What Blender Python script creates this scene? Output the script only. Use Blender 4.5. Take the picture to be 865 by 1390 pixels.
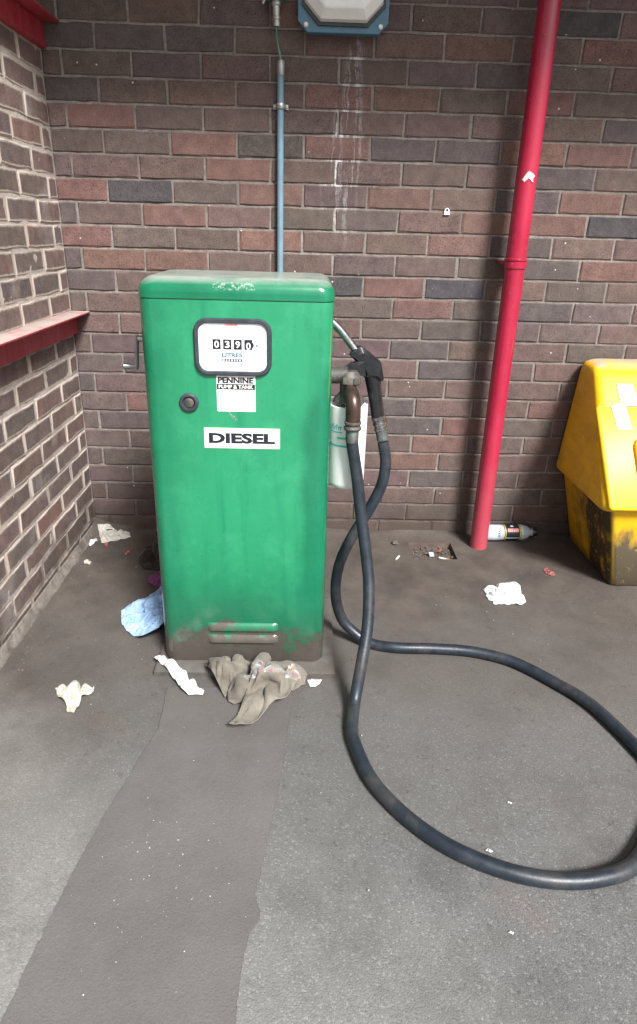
import bpy, math, random
import numpy as np
from mathutils import Vector, Matrix, noise
PI = math.pi
for o in list(bpy.data.objects): bpy.data.objects.remove(o)
S = bpy.context.scene
C = S.collection

# ------------------------------------------------------------------ camera
CAM = Vector((0.8705, -2.3929, 1.1883)); FPX = 852.29; PPX, PPY = 432.5, 650.0   # fitted to the brick courses (photo 865x1390)
RGT = Vector((0.99958, -0.01434, 0.02500)); UP = Vector((-0.01800, 0.36681, 0.93012)); FWD = Vector((0.02251, 0.93018, -0.36640))
cd = bpy.data.cameras.new('camera'); cam = bpy.data.objects.new('camera', cd); C.objects.link(cam)
cam.matrix_world = Matrix(((RGT.x, UP.x, -FWD.x, CAM.x), (RGT.y, UP.y, -FWD.y, CAM.y), (RGT.z, UP.z, -FWD.z, CAM.z), (0, 0, 0, 1)))
cd.sensor_fit = 'VERTICAL'; cd.sensor_height = 36; cd.lens = FPX / 1390 * 36; cd.shift_y = -(695 - PPY) / 1390
cd.clip_start = 0.02; cd.clip_end = 500
S.camera = cam

# ------------------------------------------------------------------ sky, sun, exposure
SUND = Vector((0.40, -0.75, 0.88)).normalized()
w = bpy.data.worlds.new('World'); S.world = w; w.use_nodes = True
wn, wl = w.node_tree.nodes, w.node_tree.links
sky = wn.new('ShaderNodeTexSky'); sky.sky_type = 'NISHITA'; sky.sun_disc = False
sky.sun_elevation = math.asin(SUND.z); sky.sun_rotation = math.atan2(SUND.x, SUND.y)
sky.dust_density = 4.0; sky.air_density = 1.0; sky.ozone_density = 1.0
bw = wn.new('ShaderNodeRGBToBW'); mx = wn.new('ShaderNodeMix'); mx.data_type = 'RGBA'; mx.inputs[0].default_value = 0.72
wl.new(sky.outputs[0], bw.inputs[0]); wl.new(sky.outputs[0], mx.inputs[6]); wl.new(bw.outputs[0], mx.inputs[7])   # thin white cloud
wl.new(mx.outputs[2], wn['Background'].inputs[0]); wn['Background'].inputs[1].default_value = 0.072
sl = bpy.data.lights.new('sun', 'SUN'); sl.energy = 3.9; sl.angle = math.radians(14); sl.color = (1, 0.98, 0.955)
so = bpy.data.objects.new('sun', sl); C.objects.link(so); so.rotation_euler = SUND.to_track_quat('Z', 'Y').to_euler(); so.location = (3, -5, 6)
S.view_settings.view_transform = 'Standard'; S.view_settings.look = 'None'; S.view_settings.gamma = 1
S.view_settings.use_curve_mapping = False; S.view_settings.exposure = 0.95

# ------------------------------------------------------------------ pixel -> place helpers
def ray(px, py): return RGT * ((px - PPX) / FPX) - UP * ((py - PPY) / FPX) + FWD
def gz(px, py, z=0.0): d = ray(px, py); return CAM + d * ((z - CAM.z) / d.z)
def gy(px, py, y): d = ray(px, py); return CAM + d * ((y - CAM.y) / d.y)
def to_px(P): d = P - CAM; f = d.dot(FWD); return (PPX + FPX * d.dot(RGT) / f, PPY - FPX * d.dot(UP) / f) if f > 0.05 else (-9999, -9999)

# ------------------------------------------------------------------ materials
class NT:
    def __init__(s, name):
        s.m = bpy.data.materials.new(name); s.m.use_nodes = True; s.t = s.m.node_tree; s.n = s.t.nodes; s.l = s.t.links
        s.b = s.n['Principled BSDF']; s.geo = None; s.tc = None
    def put(s, sock, v):
        if isinstance(v, bpy.types.NodeSocket): s.l.new(v, sock)
        elif isinstance(v, (tuple, list)) and len(v) == 3 and sock.type == 'RGBA': sock.default_value = (*v, 1)
        else: sock.default_value = v
    def pos(s):
        if not s.geo: s.geo = s.n.new('ShaderNodeNewGeometry')
        return s.geo.outputs['Position']
    def nor(s): s.pos(); return s.geo.outputs['Normal']
    def obj(s):
        if not s.tc: s.tc = s.n.new('ShaderNodeTexCoord')
        return s.tc.outputs['Object']
    def sc(s, v, k):
        x = s.n.new('ShaderNodeVectorMath'); x.operation = 'MULTIPLY'; s.put(x.inputs[0], v); x.inputs[1].default_value = k; return x.outputs[0]
    def add(s, v, k):
        x = s.n.new('ShaderNodeVectorMath'); x.operation = 'ADD'; s.put(x.inputs[0], v); s.put(x.inputs[1], k); return x.outputs[0]
    def noise(s, v, scale, det=4, rough=0.6, dist=0.0, col=False):
        x = s.n.new('ShaderNodeTexNoise'); s.put(x.inputs['Vector'], v); x.inputs['Scale'].default_value = scale
        x.inputs['Detail'].default_value = det; x.inputs['Roughness'].default_value = rough; x.inputs['Distortion'].default_value = dist
        return x.outputs['Color' if col else 'Fac']
    def vor(s, v, scale, feat='F1', out='Distance', rnd=1.0):
        x = s.n.new('ShaderNodeTexVoronoi'); x.feature = feat; s.put(x.inputs['Vector'], v); x.inputs['Scale'].default_value = scale
        x.inputs['Randomness'].default_value = rnd; return x.outputs[out]
    def math(s, op, a, b=0.0, c=None, clamp=False):
        x = s.n.new('ShaderNodeMath'); x.operation = op; x.use_clamp = clamp; s.put(x.inputs[0], a); s.put(x.inputs[1], b)
        if c is not None: s.put(x.inputs[2], c)
        return x.outputs[0]
    def map(s, v, a, b, c=0.0, d=1.0):
        x = s.n.new('ShaderNodeMapRange'); x.clamp = True; s.put(x.inputs[0], v)
        for i, k in enumerate((a, b, c, d)): s.put(x.inputs[i + 1], k)
        return x.outputs[0]
    def xyz(s, v):
        x = s.n.new('ShaderNodeSeparateXYZ'); s.put(x.inputs[0], v); return x.outputs
    def mix(s, f, a, b, mode='MIX'):
        x = s.n.new('ShaderNodeMix'); x.data_type = 'RGBA'; x.blend_type = mode; s.put(x.inputs[0], f); s.put(x.inputs[6], a); s.put(x.inputs[7], b); return x.outputs[2]
    def ramp(s, f, pts):
        x = s.n.new('ShaderNodeValToRGB'); s.put(x.inputs[0], f); e = x.color_ramp.elements
        while len(e) < len(pts): e.new(0.5)
        for i, (p, c) in enumerate(pts): e[i].position = p; e[i].color = (*c, 1)
        return x.outputs[0]
    def bump(s, h, st=0.5, d=0.002):
        x = s.n.new('ShaderNodeBump'); x.inputs['Strength'].default_value = st; x.inputs['Distance'].default_value = d; s.put(x.inputs['Height'], h)
        s.l.new(x.outputs[0], s.b.inputs['Normal']); return x
    def set(s, **k):
        for a, v in k.items():
            s.put(s.b.inputs[{'col': 'Base Color', 'rough': 'Roughness', 'metal': 'Metallic', 'spec': 'Specular IOR Level', 'coat': 'Coat Weight', 'coatr': 'Coat Roughness', 'alpha': 'Alpha', 'trans': 'Transmission Weight', 'ior': 'IOR', 'sheen': 'Sheen Weight', 'sss': 'Subsurface Weight'}[a]], v)
        return s.m

def plain(name, col, rough=0.5, metal=0.0, var=0.25, scale=30, bump=0.0, dirt=None, dirtamt=0.5, **kw):
    n = NT(name); p = n.pos(); f = n.noise(p, scale, 5, 0.65)
    c = n.mix(n.map(f, 0.3, 0.7), tuple(x * (1 - var) for x in col), tuple(min(1, x * (1 + var)) for x in col))
    if dirt: c = n.mix(n.math('MULTIPLY', n.map(n.noise(p, scale * 0.4, 6, 0.7), 0.48, 0.66), dirtamt), c, dirt)
    n.set(col=c, rough=n.map(f, 0.2, 0.8, max(0.03, rough - 0.1), min(1, rough + 0.12)), metal=metal, **kw)
    if bump: n.bump(n.noise(p, scale * 4, 4), bump, 0.002)
    return n.m

DIRT = (0.070, 0.055, 0.046)
def film(n, p, amt=1.0):
    """Mud splash film at the foot of the walls: ragged, with a shape of its own."""
    z = n.xyz(p)[2]; k = n.math('ADD', z, n.math('MULTIPLY', n.math('SUBTRACT', n.noise(p, 5, 6, 0.7), 0.5), 0.55))
    return n.math('MULTIPLY', n.map(k, 0.20, 0.02), amt)
def streaks(n, p, lo=0.54, b0=0.42):
    """Lime run-off below the wall lamp."""
    x, y, z = n.xyz(p)
    q = n.add(p, n.sc(n.noise(n.sc(p, (6, 1, 9)), 1.5, 3, 0.6, col=True), (0.038, 0, 0)))
    run = n.noise(n.sc(q, (1, 0.02, 0.035)), 62, 3, 0.6)
    brk = n.noise(n.sc(p, (1, 0.2, 1)), 55, 5, 0.7)
    cx = n.math('ADD', 1.012, n.math('MULTIPLY', n.math('SUBTRACT', z, 1.7), 0.09))
    dx = n.math('ABSOLUTE', n.math('SUBTRACT', x, cx))
    wd = n.map(z, 1.78, 1.45, 0.022, 0.080)
    env = n.math('MULTIPLY', n.map(n.math('DIVIDE', dx, wd), 1.0, 0.35), n.math('MULTIPLY', n.map(z, 1.08, 1.35), n.map(z, 1.80, 1.76)))
    f = n.math('MULTIPLY', n.map(run, lo, lo + 0.07), n.map(brk, b0, b0 + 0.16))
    return n.math('MULTIPLY', f, env)

def brick_mat(name, attr, left):
    n = NT(name); p = n.pos()
    if attr: a = n.n.new('ShaderNodeVertexColor'); a.layer_name = 'tint'; base = a.outputs[0]
    else: a = n.n.new('ShaderNodeObjectInfo'); base = a.outputs['Color']
    f1 = n.noise(p, 22, 4, 0.6); f2 = n.noise(p, 290, 2, 0.8); f3 = n.noise(n.sc(p, (1, 1, 0.28) if left else (1, 1, 0.6)), 75, 4, 0.7)
    c = n.mix(n.map(f1, 0.3, 0.7), n.mix(1.0, base, (0.76, 0.74, 0.76), 'MULTIPLY'), n.mix(1.0, base, (1.22, 1.18, 1.13), 'MULTIPLY'))
    c = n.mix(n.map(f3, 0.50, 0.75, 0, 0.30), c, (0.19, 0.145, 0.13))
    pits = n.map(f2, 0.43, 0.36)
    c = n.mix(n.math('MULTIPLY', pits, 0.85), c, (0.024, 0.018, 0.017))
    c = n.mix(n.map(f2, 0.62, 0.70, 0, 0.35), c, (0.26, 0.20, 0.18))
    c = n.mix(n.map(n.noise(p, 3.3, 5, 0.7), 0.6, 0.75, 0, 0.35), c, (0.05, 0.045, 0.045))
    if left:
        # mortar smeared over the arrises when the joints were struck
        x, y, z = n.xyz(n.obj())
        at = n.n.new('ShaderNodeAttribute'); at.attribute_name = 'edge'
        d = n.math('ADD', at.outputs['Fac'], n.math('MULTIPLY', n.math('SUBTRACT', n.noise(n.sc(p, (1, 1, 0.7)), 60, 5, 0.75), 0.45), 0.9))
        c = n.mix(n.map(d, 0.58, 0.95, 0, 0.9), c, (0.50, 0.43, 0.375))
        bl = n.noise(p, 4.2, 4, 0.6)
        c = n.mix(n.map(bl, 0.57, 0.72, 0, 0.5), c, (0.46, 0.42, 0.39))
        c = n.mix(n.map(n.noise(n.sc(p, (1, 1, 0.4)), 9, 5, 0.7), 0.56, 0.7, 0, 0.5), c, (0.30, 0.175, 0.125))
    else:
        c = n.mix(n.math('MULTIPLY', streaks(n, p, 0.52, 0.40), 0.48), c, (0.45, 0.45, 0.47))
        c = n.mix(n.map(n.vor(p, 14), 0.05, 0.035), c, (0.5, 0.48, 0.47))
    c = n.mix(film(n, p, 0.85), c, DIRT)
    n.set(col=c, rough=0.85, spec=0.3)
    n.bump(n.math('ADD', n.math('MULTIPLY', f2, 0.6), n.math('ADD', n.math('MULTIPLY', f3, 0.8), n.math('MULTIPLY', pits, -0.5))), 0.55, 0.003)
    return n.m
def mortar_mat(name, left):
    n = NT(name); p = n.pos(); f = n.noise(p, 60, 6, 0.7); g = n.noise(p, 4, 4, 0.6)
    c = n.ramp(f, [(0.25, (0.13, 0.113, 0.102)), (0.5, (0.25, 0.222, 0.202)), (0.75, (0.36, 0.325, 0.30))]) if not left else n.ramp(f, [(0.2, (0.27, 0.235, 0.205)), (0.5, (0.48, 0.425, 0.38)), (0.8, (0.62, 0.57, 0.525))])
    c = n.mix(n.map(g, 0.35, 0.65, 0, 0.55), c, (0.115, 0.098, 0.090) if not left else (0.42, 0.37, 0.33))
    if not left: c = n.mix(n.math('MULTIPLY', streaks(n, p, 0.44, 0.38), 0.9), c, (0.66, 0.66, 0.66))
    c = n.mix(film(n, p, 0.95), c, DIRT)
    n.set(col=c, rough=0.92, spec=0.2); n.bump(n.noise(p, 130, 5, 0.7), 0.9, 0.004); return n.m

def ground_mat():
    n = NT('tarmac'); p = n.pos(); x, y, z = n.xyz(p)
    big = n.noise(p, 1.7, 5, 0.62); mid = n.noise(p, 7, 6, 0.68); fine = n.noise(p, 300, 2, 0.6)
    vs_ = n.n.new('ShaderNodeTexVoronoi'); n.put(vs_.inputs['Vector'], p); vs_.inputs['Scale'].default_value = 300
    sx, sy, sz = n.xyz(vs_.outputs['Color'])
    base = n.mix(n.map(big, 0.35, 0.65), (0.100, 0.093, 0.088), (0.124, 0.118, 0.113))
    base = n.mix(n.map(mid, 0.35, 0.7, 0, 0.45), base, (0.085, 0.076, 0.070))
    # worn surface shows pale and bluish chippings away from the dirt
    wear = n.map(n.math('ADD', n.math('MULTIPLY', y, -1.0), n.math('MULTIPLY', n.math('SUBTRACT', mid, 0.5), 0.9)), 0.95, 1.65)
    c = n.mix(n.math('MULTIPLY', wear, 0.75), base, (0.138, 0.141, 0.143))
    c = n.mix(n.math('MULTIPLY', n.map(sx, 0.86, 0.97), n.map(wear, 0, 1, 0.10, 0.42)), c, (0.30, 0.325, 0.34))
    c = n.mix(n.math('MULTIPLY', n.map(sy, 0.70, 0.95), n.map(wear, 0, 1, 0.1, 0.45)), c, (0.050, 0.050, 0.052))
    # trodden dirt drifted towards the walls
    dw = n.math('MINIMUM', n.math('MULTIPLY', y, -1.0), n.math('ADD', n.math('MULTIPLY', x, 1.3), 0.48))
    k = n.math('ADD', dw, n.math('MULTIPLY', n.math('SUBTRACT', n.noise(p, 2.6, 6, 0.65), 0.5), 0.7))
    dirt = n.mix(n.map(mid, 0.35, 0.65), (0.060, 0.049, 0.042), (0.102, 0.085, 0.073))
    c = n.mix(n.map(k, 1.10, 0.35, 0, 0.95), c, dirt)
    c = n.mix(n.map(n.noise(n.add(p, (8, 2, 0)), 30, 5, 0.75), 0.60, 0.64, 0, 0.4), c, (0.045, 0.038, 0.033))
    c = n.mix(n.map(n.vor(n.add(p, (0.3, 0.1, 0)), 45), 0.10, 0.06, 0, 0.55), c, (0.19, 0.175, 0.16))
    # pale scoured tarmac left of the repair strip
    ps = n.math('ADD', n.math('ADD', n.math('MULTIPLY', y, -1.0), n.math('MULTIPLY', x, -0.55)), n.math('MULTIPLY', n.math('SUBTRACT', n.noise(p, 3.4, 5, 0.6), 0.5), 0.7))
    c = n.mix(n.map(ps, 0.90, 1.60, 0, 0.9), c, n.mix(sx, (0.20, 0.193, 0.183), (0.27, 0.268, 0.258)))
    # reddish rust scuffs, oil spots
    c = n.mix(n.math('MULTIPLY', n.map(n.noise(n.add(p, (3.3, 1.2, 0)), 2.3, 5, 0.6), 0.62, 0.74), 0.35), c, (0.17, 0.11, 0.088))
    c = n.mix(n.math('MULTIPLY', n.map(n.noise(n.add(p, (1.3, 5.2, 0)), 2.6, 4, 0.55), 0.62, 0.68), 0.3), c, (0.055, 0.052, 0.053))
    c = n.mix(n.map(fine, 0.3, 0.7, 0, 0.16), c, n.mix(1.0, c, (0.55, 0.55, 0.55), 'MULTIPLY'))
    c = n.mix(n.map(n.noise(n.add(p, (2, 9, 0)), 4.5, 7, 0.72), 0.50, 0.60, 0, 0.22), c, (0.055, 0.048, 0.043))
    n.set(col=c, rough=n.map(mid, 0.3, 0.7, 0.6, 0.88), spec=0.35)
    n.bump(n.math('ADD', n.math('MULTIPLY', fine, 0.7), n.math('ADD', n.math('MULTIPLY', vs_.outputs['Distance'], -0.4), n.math('MULTIPLY', mid, 1.2))), 0.5, 0.003)
    return n.m
def patch_mat():
    n = NT('smooth_tarmac'); p = n.pos(); mid = n.noise(p, 6, 6, 0.7); fine = n.noise(p, 240, 3, 0.6)
    c = n.mix(n.map(mid, 0.3, 0.7), (0.116, 0.109, 0.108), (0.142, 0.134, 0.133))
    c = n.mix(n.map(n.noise(n.sc(p, (0.5, 4, 1)), 9, 5, 0.7), 0.55, 0.75, 0, 0.4), c, (0.145, 0.135, 0.125))
    y = n.xyz(p)[1]
    k = n.math('ADD', n.math('MULTIPLY', y, -1.0), n.math('MULTIPLY', n.math('SUBTRACT', n.noise(p, 2.6, 6, 0.65), 0.5), 0.9))
    c = n.mix(n.map(k, 1.35, 0.80, 0, 0.8), c, (0.086, 0.072, 0.063))
    c = n.mix(n.map(n.vor(p, 26), 0.06, 0.04, 0, 0.6), c, (0.27, 0.25, 0.23))
    c = n.mix(n.map(fine, 0.3, 0.7, 0, 0.3), c, n.mix(1.0, c, (0.55, 0.55, 0.55), 'MULTIPLY'))
    n.set(col=c, rough=0.8, spec=0.3); n.bump(n.math('ADD', fine, n.math('MULTIPLY', mid, 1.5)), 0.45, 0.003); return n.m

def green_mat(name, top):
    n = NT(name); p = n.pos(); x, y, z = n.xyz(p)
    f = n.noise(p, 5, 6, 0.65); g = n.noise(n.sc(p, (1, 1, 0.22)), 16, 5, 0.7)
    c = n.mix(n.map(f, 0.3, 0.7), (0.002, 0.120, 0.056), (0.005, 0.185, 0.090))
    c = n.mix(n.map(g, 0.5, 0.75, 0, 0.30), c, (0.03, 0.26, 0.15))
    c = n.mix(n.map(n.noise(n.add(p, (2, 0, 4)), 34, 5, 0.75), 0.62, 0.72, 0, 0.5), c, (0.006, 0.08, 0.042))
    # chalked, fuel-wetted paint; sky sheen painted into the centre, shade into the edges
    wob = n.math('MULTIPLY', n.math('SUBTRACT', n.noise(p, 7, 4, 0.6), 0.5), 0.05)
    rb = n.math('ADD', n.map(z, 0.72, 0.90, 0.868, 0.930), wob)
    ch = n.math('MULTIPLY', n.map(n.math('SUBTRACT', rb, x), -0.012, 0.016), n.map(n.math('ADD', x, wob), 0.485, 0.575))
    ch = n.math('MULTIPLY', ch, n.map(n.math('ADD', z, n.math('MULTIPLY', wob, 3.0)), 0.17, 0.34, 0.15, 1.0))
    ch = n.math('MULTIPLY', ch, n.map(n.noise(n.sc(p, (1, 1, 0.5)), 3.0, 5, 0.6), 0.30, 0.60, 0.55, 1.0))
    if not top: 
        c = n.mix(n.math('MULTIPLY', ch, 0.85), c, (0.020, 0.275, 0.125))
        c = n.mix(n.map(n.noise(n.sc(p, (1, 1, 0.06)), 26, 4, 0.65), 0.50, 0.70, 0, 0.55), c, (0.004, 0.16, 0.085))
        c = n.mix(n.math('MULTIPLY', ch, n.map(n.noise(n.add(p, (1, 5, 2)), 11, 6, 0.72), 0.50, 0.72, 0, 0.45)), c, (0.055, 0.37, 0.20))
        c = n.mix(n.map(n.noise(n.add(p, (6, 1, 2)), 6, 6, 0.7), 0.58, 0.70, 0, 0.40), c, (0.006, 0.15, 0.08))
        c = n.mix(n.map(n.noise(n.sc(p, (1, 1, 0.7)), 60, 5, 0.75), 0.64, 0.70, 0, 0.5), c, (0.010, 0.085, 0.05))
        c = n.mix(n.map(n.noise(n.add(p, (4, 4, 4)), 150, 3, 0.6), 0.735, 0.75, 0, 0.8), c, (0.03, 0.03, 0.025))
    r = n.map(f, 0.3, 0.7, 0.13 if top else 0.20, 0.26 if top else 0.36)
    if top:
        nz = n.xyz(n.nor())[2]
        d = n.math('MULTIPLY', n.map(nz, 0.55, 0.98), n.map(n.noise(n.sc(p, (1, 2, 1)), 14, 6, 0.7), 0.25, 0.55, 0.35, 0.95))
        c = n.mix(d, c, (0.30, 0.33, 0.30)); r = n.math('MAXIMUM', r, n.math('MULTIPLY', d, 0.8))
        sc_ = n.math('MULTIPLY', n.math('MULTIPLY', n.map(n.noise(p, 130, 5, 0.8), 0.52, 0.56), n.map(n.math('ABSOLUTE', n.math('SUBTRACT', x, 0.70)), 0.055, 0.04)), n.map(n.math('ABSOLUTE', n.math('SUBTRACT', z, 1.066)), 0.010, 0.006))
        c = n.mix(n.math('MULTIPLY', sc_, 0.7), c, (0.40, 0.46, 0.42))
    else:
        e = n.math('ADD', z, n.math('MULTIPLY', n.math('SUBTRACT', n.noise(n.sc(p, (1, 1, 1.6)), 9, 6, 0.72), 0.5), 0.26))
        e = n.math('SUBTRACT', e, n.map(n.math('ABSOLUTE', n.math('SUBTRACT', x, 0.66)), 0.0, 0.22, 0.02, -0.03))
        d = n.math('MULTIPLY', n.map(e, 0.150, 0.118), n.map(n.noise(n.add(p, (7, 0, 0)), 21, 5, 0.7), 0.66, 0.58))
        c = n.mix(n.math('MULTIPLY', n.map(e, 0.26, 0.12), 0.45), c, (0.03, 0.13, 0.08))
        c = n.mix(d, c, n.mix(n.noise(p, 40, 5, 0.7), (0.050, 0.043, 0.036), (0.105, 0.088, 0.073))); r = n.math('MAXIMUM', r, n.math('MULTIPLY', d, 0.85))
    n.set(col=c, rough=r, spec=0.5, coat=0.5, coatr=0.12)
    n.bump(n.math('ADD', n.math('MULTIPLY', n.noise(p, 3.2, 2, 0.5), 6.0), n.math('MULTIPLY', n.noise(p, 90, 3, 0.6), 0.10)), 0.16, 0.006)
    return n.m
def red_mat(name, dusty):
    n = NT(name); p = n.pos(); f = n.noise(n.sc(p, (1, 1, 0.3)), 12, 5, 0.65)
    if dusty:
        c = n.mix(n.map(f, 0.3, 0.7), (0.34, 0.012, 0.030), (0.48, 0.030, 0.055))
        c = n.mix(n.map(n.noise(n.sc(p, (1, 1.2, 0.35)), 40, 6, 0.75), 0.42, 0.72, 0, 0.55), c, (0.40, 0.17, 0.17))
        nz = n.xyz(n.nor())[2]
        d = n.math('MULTIPLY', n.map(nz, 0.5, 0.9), n.map(n.noise(p, 22, 6, 0.7), 0.3, 0.5, 0.4, 0.96))
        c = n.mix(d, c, (0.36, 0.31, 0.28)); n.set(col=c, rough=n.map(d, 0, 1, 0.5, 0.9), spec=0.4)
    else:
        c = n.mix(n.map(f, 0.3, 0.7), (0.33, 0.008, 0.034), (0.42, 0.016, 0.056))
        z = n.xyz(p)[2]
        k = n.math('ADD', z, n.math('MULTIPLY', n.math('SUBTRACT', n.noise(p, 12, 5, 0.7), 0.5), 0.5))
        c = n.mix(n.map(k, 0.55, 0.0, 0, 0.42), c, (0.42, 0.13, 0.14))
        c = n.mix(n.map(n.noise(p, 75, 4, 0.7), 0.70, 0.74, 0, 0.6), c, (0.5, 0.30, 0.30))
        n.set(col=c, rough=n.map(f, 0.3, 0.7, 0.20, 0.36), spec=0.5, coat=0.4)
    n.bump(n.noise(p, 60, 4, 0.6), 0.12, 0.003); return n.m
def yellow_mat(name, lower):
    n = NT(name); p = n.pos(); x, y, z = n.xyz(p); f = n.noise(p, 7, 5, 0.65)
    c = n.mix(n.map(f, 0.3, 0.7), (0.78, 0.43, 0.006), (0.86, 0.53, 0.012))
    nx = n.xyz(n.nor())[0]
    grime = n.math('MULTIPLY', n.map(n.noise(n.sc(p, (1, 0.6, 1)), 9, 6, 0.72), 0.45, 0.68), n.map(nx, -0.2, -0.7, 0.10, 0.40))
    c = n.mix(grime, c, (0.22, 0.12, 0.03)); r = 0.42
    if lower:
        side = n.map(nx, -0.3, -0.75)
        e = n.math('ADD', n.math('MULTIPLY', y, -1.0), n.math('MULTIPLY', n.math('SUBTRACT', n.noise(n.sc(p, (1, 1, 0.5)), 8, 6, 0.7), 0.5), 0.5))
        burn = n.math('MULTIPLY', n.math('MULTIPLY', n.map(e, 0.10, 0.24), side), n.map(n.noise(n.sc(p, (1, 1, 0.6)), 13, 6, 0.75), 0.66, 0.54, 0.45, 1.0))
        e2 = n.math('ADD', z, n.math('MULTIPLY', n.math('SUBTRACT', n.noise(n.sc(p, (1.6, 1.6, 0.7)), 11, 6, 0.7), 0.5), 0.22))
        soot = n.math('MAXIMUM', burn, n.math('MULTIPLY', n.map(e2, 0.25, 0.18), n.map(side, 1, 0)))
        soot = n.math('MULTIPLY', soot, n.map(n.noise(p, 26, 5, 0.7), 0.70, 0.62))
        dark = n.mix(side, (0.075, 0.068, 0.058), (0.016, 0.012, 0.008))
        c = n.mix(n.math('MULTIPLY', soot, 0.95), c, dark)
        c = n.mix(n.math('MULTIPLY', burn, n.map(n.noise(p, 38, 4, 0.7), 0.655, 0.68)), c, (0.75, 0.74, 0.70))
        c = n.mix(n.map(z, 0.05, 0.0, 0, 0.6), c, DIRT); r = n.map(soot, 0, 1, 0.42, 0.7)
    else:
        nz = n.xyz(n.nor())[2]
        c = n.mix(n.math('MULTIPLY', n.map(nz, 0.8, 0.98), n.map(n.noise(p, 12, 5, 0.7), 0.3, 0.6)), c, (0.42, 0.38, 0.32))
    n.set(col=c, rough=r, spec=0.45); n.bump(n.noise(p, 50, 4, 0.6), 0.15, 0.003); return n.m
def cloth_mat(name, ca, cb, scale=18, rough=0.9, spots=None, weave=0.3):
    n = NT(name); p = n.pos(); f = n.noise(p, scale, 6, 0.68)
    c = n.mix(n.map(f, 0.32, 0.68), ca, cb)
    for i, (col, sc_, lo, amt) in enumerate(spots or []):
        c = n.mix(n.map(n.noise(n.add(p, (3.1 * i, 1.7, 0.4 * i)), sc_, 4, 0.6), lo, lo + 0.05, 0, amt), c, col)
    n.set(col=c, rough=rough, spec=0.25, sheen=0.15); n.bump(n.noise(p, 420, 3, 0.7), weave, 0.0015); return n.m

M = {}
M['brick'] = brick_mat('brick_face', False, False); M['brickL'] = brick_mat('smeared_brick_face', False, True)
M['brickA'] = brick_mat('brick_field', True, False); M['brickLA'] = brick_mat('smeared_brick_field', True, True)
M['mortar'] = mortar_mat('mortar_grey', False); M['mortarL'] = mortar_mat('mortar_pale', True)
M['mortarfoot'] = plain('fillet_mortar', (0.19, 0.17, 0.15), 0.9, 0, 0.3, 40, 0.8, DIRT, 0.7)
M['ground'] = ground_mat(); M['patch'] = patch_mat()
M['pad'] = plain('pad_concrete', (0.085, 0.078, 0.072), 0.85, 0, 0.35, 18, 0.5, DIRT, 0.8)
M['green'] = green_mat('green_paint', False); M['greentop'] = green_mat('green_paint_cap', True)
M['red'] = red_mat('red_gloss', False); M['redbeam'] = red_mat('red_steel', True)
M['yellow'] = yellow_mat('yellow_plastic', False); M['yellowlow'] = yellow_mat('yellow_plastic_scorched', True)
M['black'] = plain('black_plastic', (0.012, 0.013, 0.015), 0.28, 0, 0.3, 40, 0.05)
M['bezel'] = plain('bezel_rubber', (0.035, 0.042, 0.055), 0.45, 0, 0.3, 40)
M['rubber'] = plain('hose_rubber', (0.015, 0.022, 0.032), 0.40, 0, 0.3, 30, 0.2, (0.070, 0.064, 0.058), 0.55)
M['dial'] = plain('dial_white', (0.80, 0.82, 0.83), 0.25, 0, 0.02, 20, 0, coat=0.4)
M['ink'] = plain('ink_dark', (0.012, 0.016, 0.024), 0.5, 0, 0.2, 60)
M['inkblue'] = plain('ink_blue', (0.05, 0.14, 0.24), 0.5, 0, 0.2, 60)
M['inkpale'] = plain('ink_faded', (0.30, 0.33, 0.32), 0.6, 0, 0.2, 60)
M['pink'] = plain('ink_pink', (0.85, 0.30, 0.32), 0.4, 0, 0.3, 60)
M['white'] = plain('sticker_white', (0.80, 0.80, 0.78), 0.4, 0, 0.04, 30)
M['cream'] = plain('label_cream', (0.80, 0.76, 0.60), 0.4, 0, 0.05, 30)
M['steel'] = plain('worn_steel', (0.42, 0.43, 0.44), 0.3, 1.0, 0.3, 40, 0.1, (0.10, 0.08, 0.06), 0.6)
M['galv'] = plain('galvanised', (0.45, 0.46, 0.46), 0.42, 0.7, 0.3, 30, 0.1, (0.16, 0.14, 0.12), 0.6)
M['iron'] = plain('cast_iron', (0.085, 0.080, 0.075), 0.5, 0.3, 0.5, 60, 0.8, (0.17, 0.145, 0.12), 0.6)
M['bronze'] = plain('brown_elbow', (0.085, 0.055, 0.045), 0.30, 0.6, 0.3, 30, 0.1)
M['ferrule'] = plain('hose_ferrule', (0.20, 0.24, 0.24), 0.4, 0.8, 0.4, 50, 0.2, (0.16, 0.07, 0.03), 0.8)
M['filter'] = plain('filter_white', (0.90, 0.90, 0.90), 0.4, 0, 0.02, 12, 0, (0.6, 0.58, 0.55), 0.15)
M['teal'] = plain('teal_print', (0.04, 0.55, 0.47), 0.4, 0, 0.1, 30)
M['bluepaint'] = plain('blue_paint', (0.065, 0.17, 0.25), 0.38, 0, 0.2, 16, 0.15, (0.07, 0.10, 0.12), 0.5)
M['conduit'] = plain('conduit_blue', (0.16, 0.28, 0.36), 0.4, 0, 0.15, 14, 0.1, (0.16, 0.16, 0.15), 0.35)
M['wire'] = plain('green_wire', (0.06, 0.17, 0.14), 0.45, 0, 0.3, 60, 0.1, (0.3, 0.4, 0.36), 0.5)
M['hinge'] = plain('zinc_hinge', (0.62, 0.62, 0.63), 0.45, 0.25, 0.12, 30, 0.05, (0.4, 0.36, 0.3), 0.4)
M['pit'] = plain('drain_dirt', (0.075, 0.06, 0.05), 0.95, 0, 0.5, 40, 0.9)
M['clay'] = plain('drain_clay', (0.095, 0.068, 0.056), 0.85, 0, 0.35, 30, 0.4, DIRT, 0.9)
M['grit'] = plain('grit', (0.11, 0.09, 0.078), 0.95, 0, 0.5, 40, 0.6)
M['paper'] = cloth_mat('white_paper', (0.50, 0.50, 0.48), (0.68, 0.68, 0.67), 30, 0.8)
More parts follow.
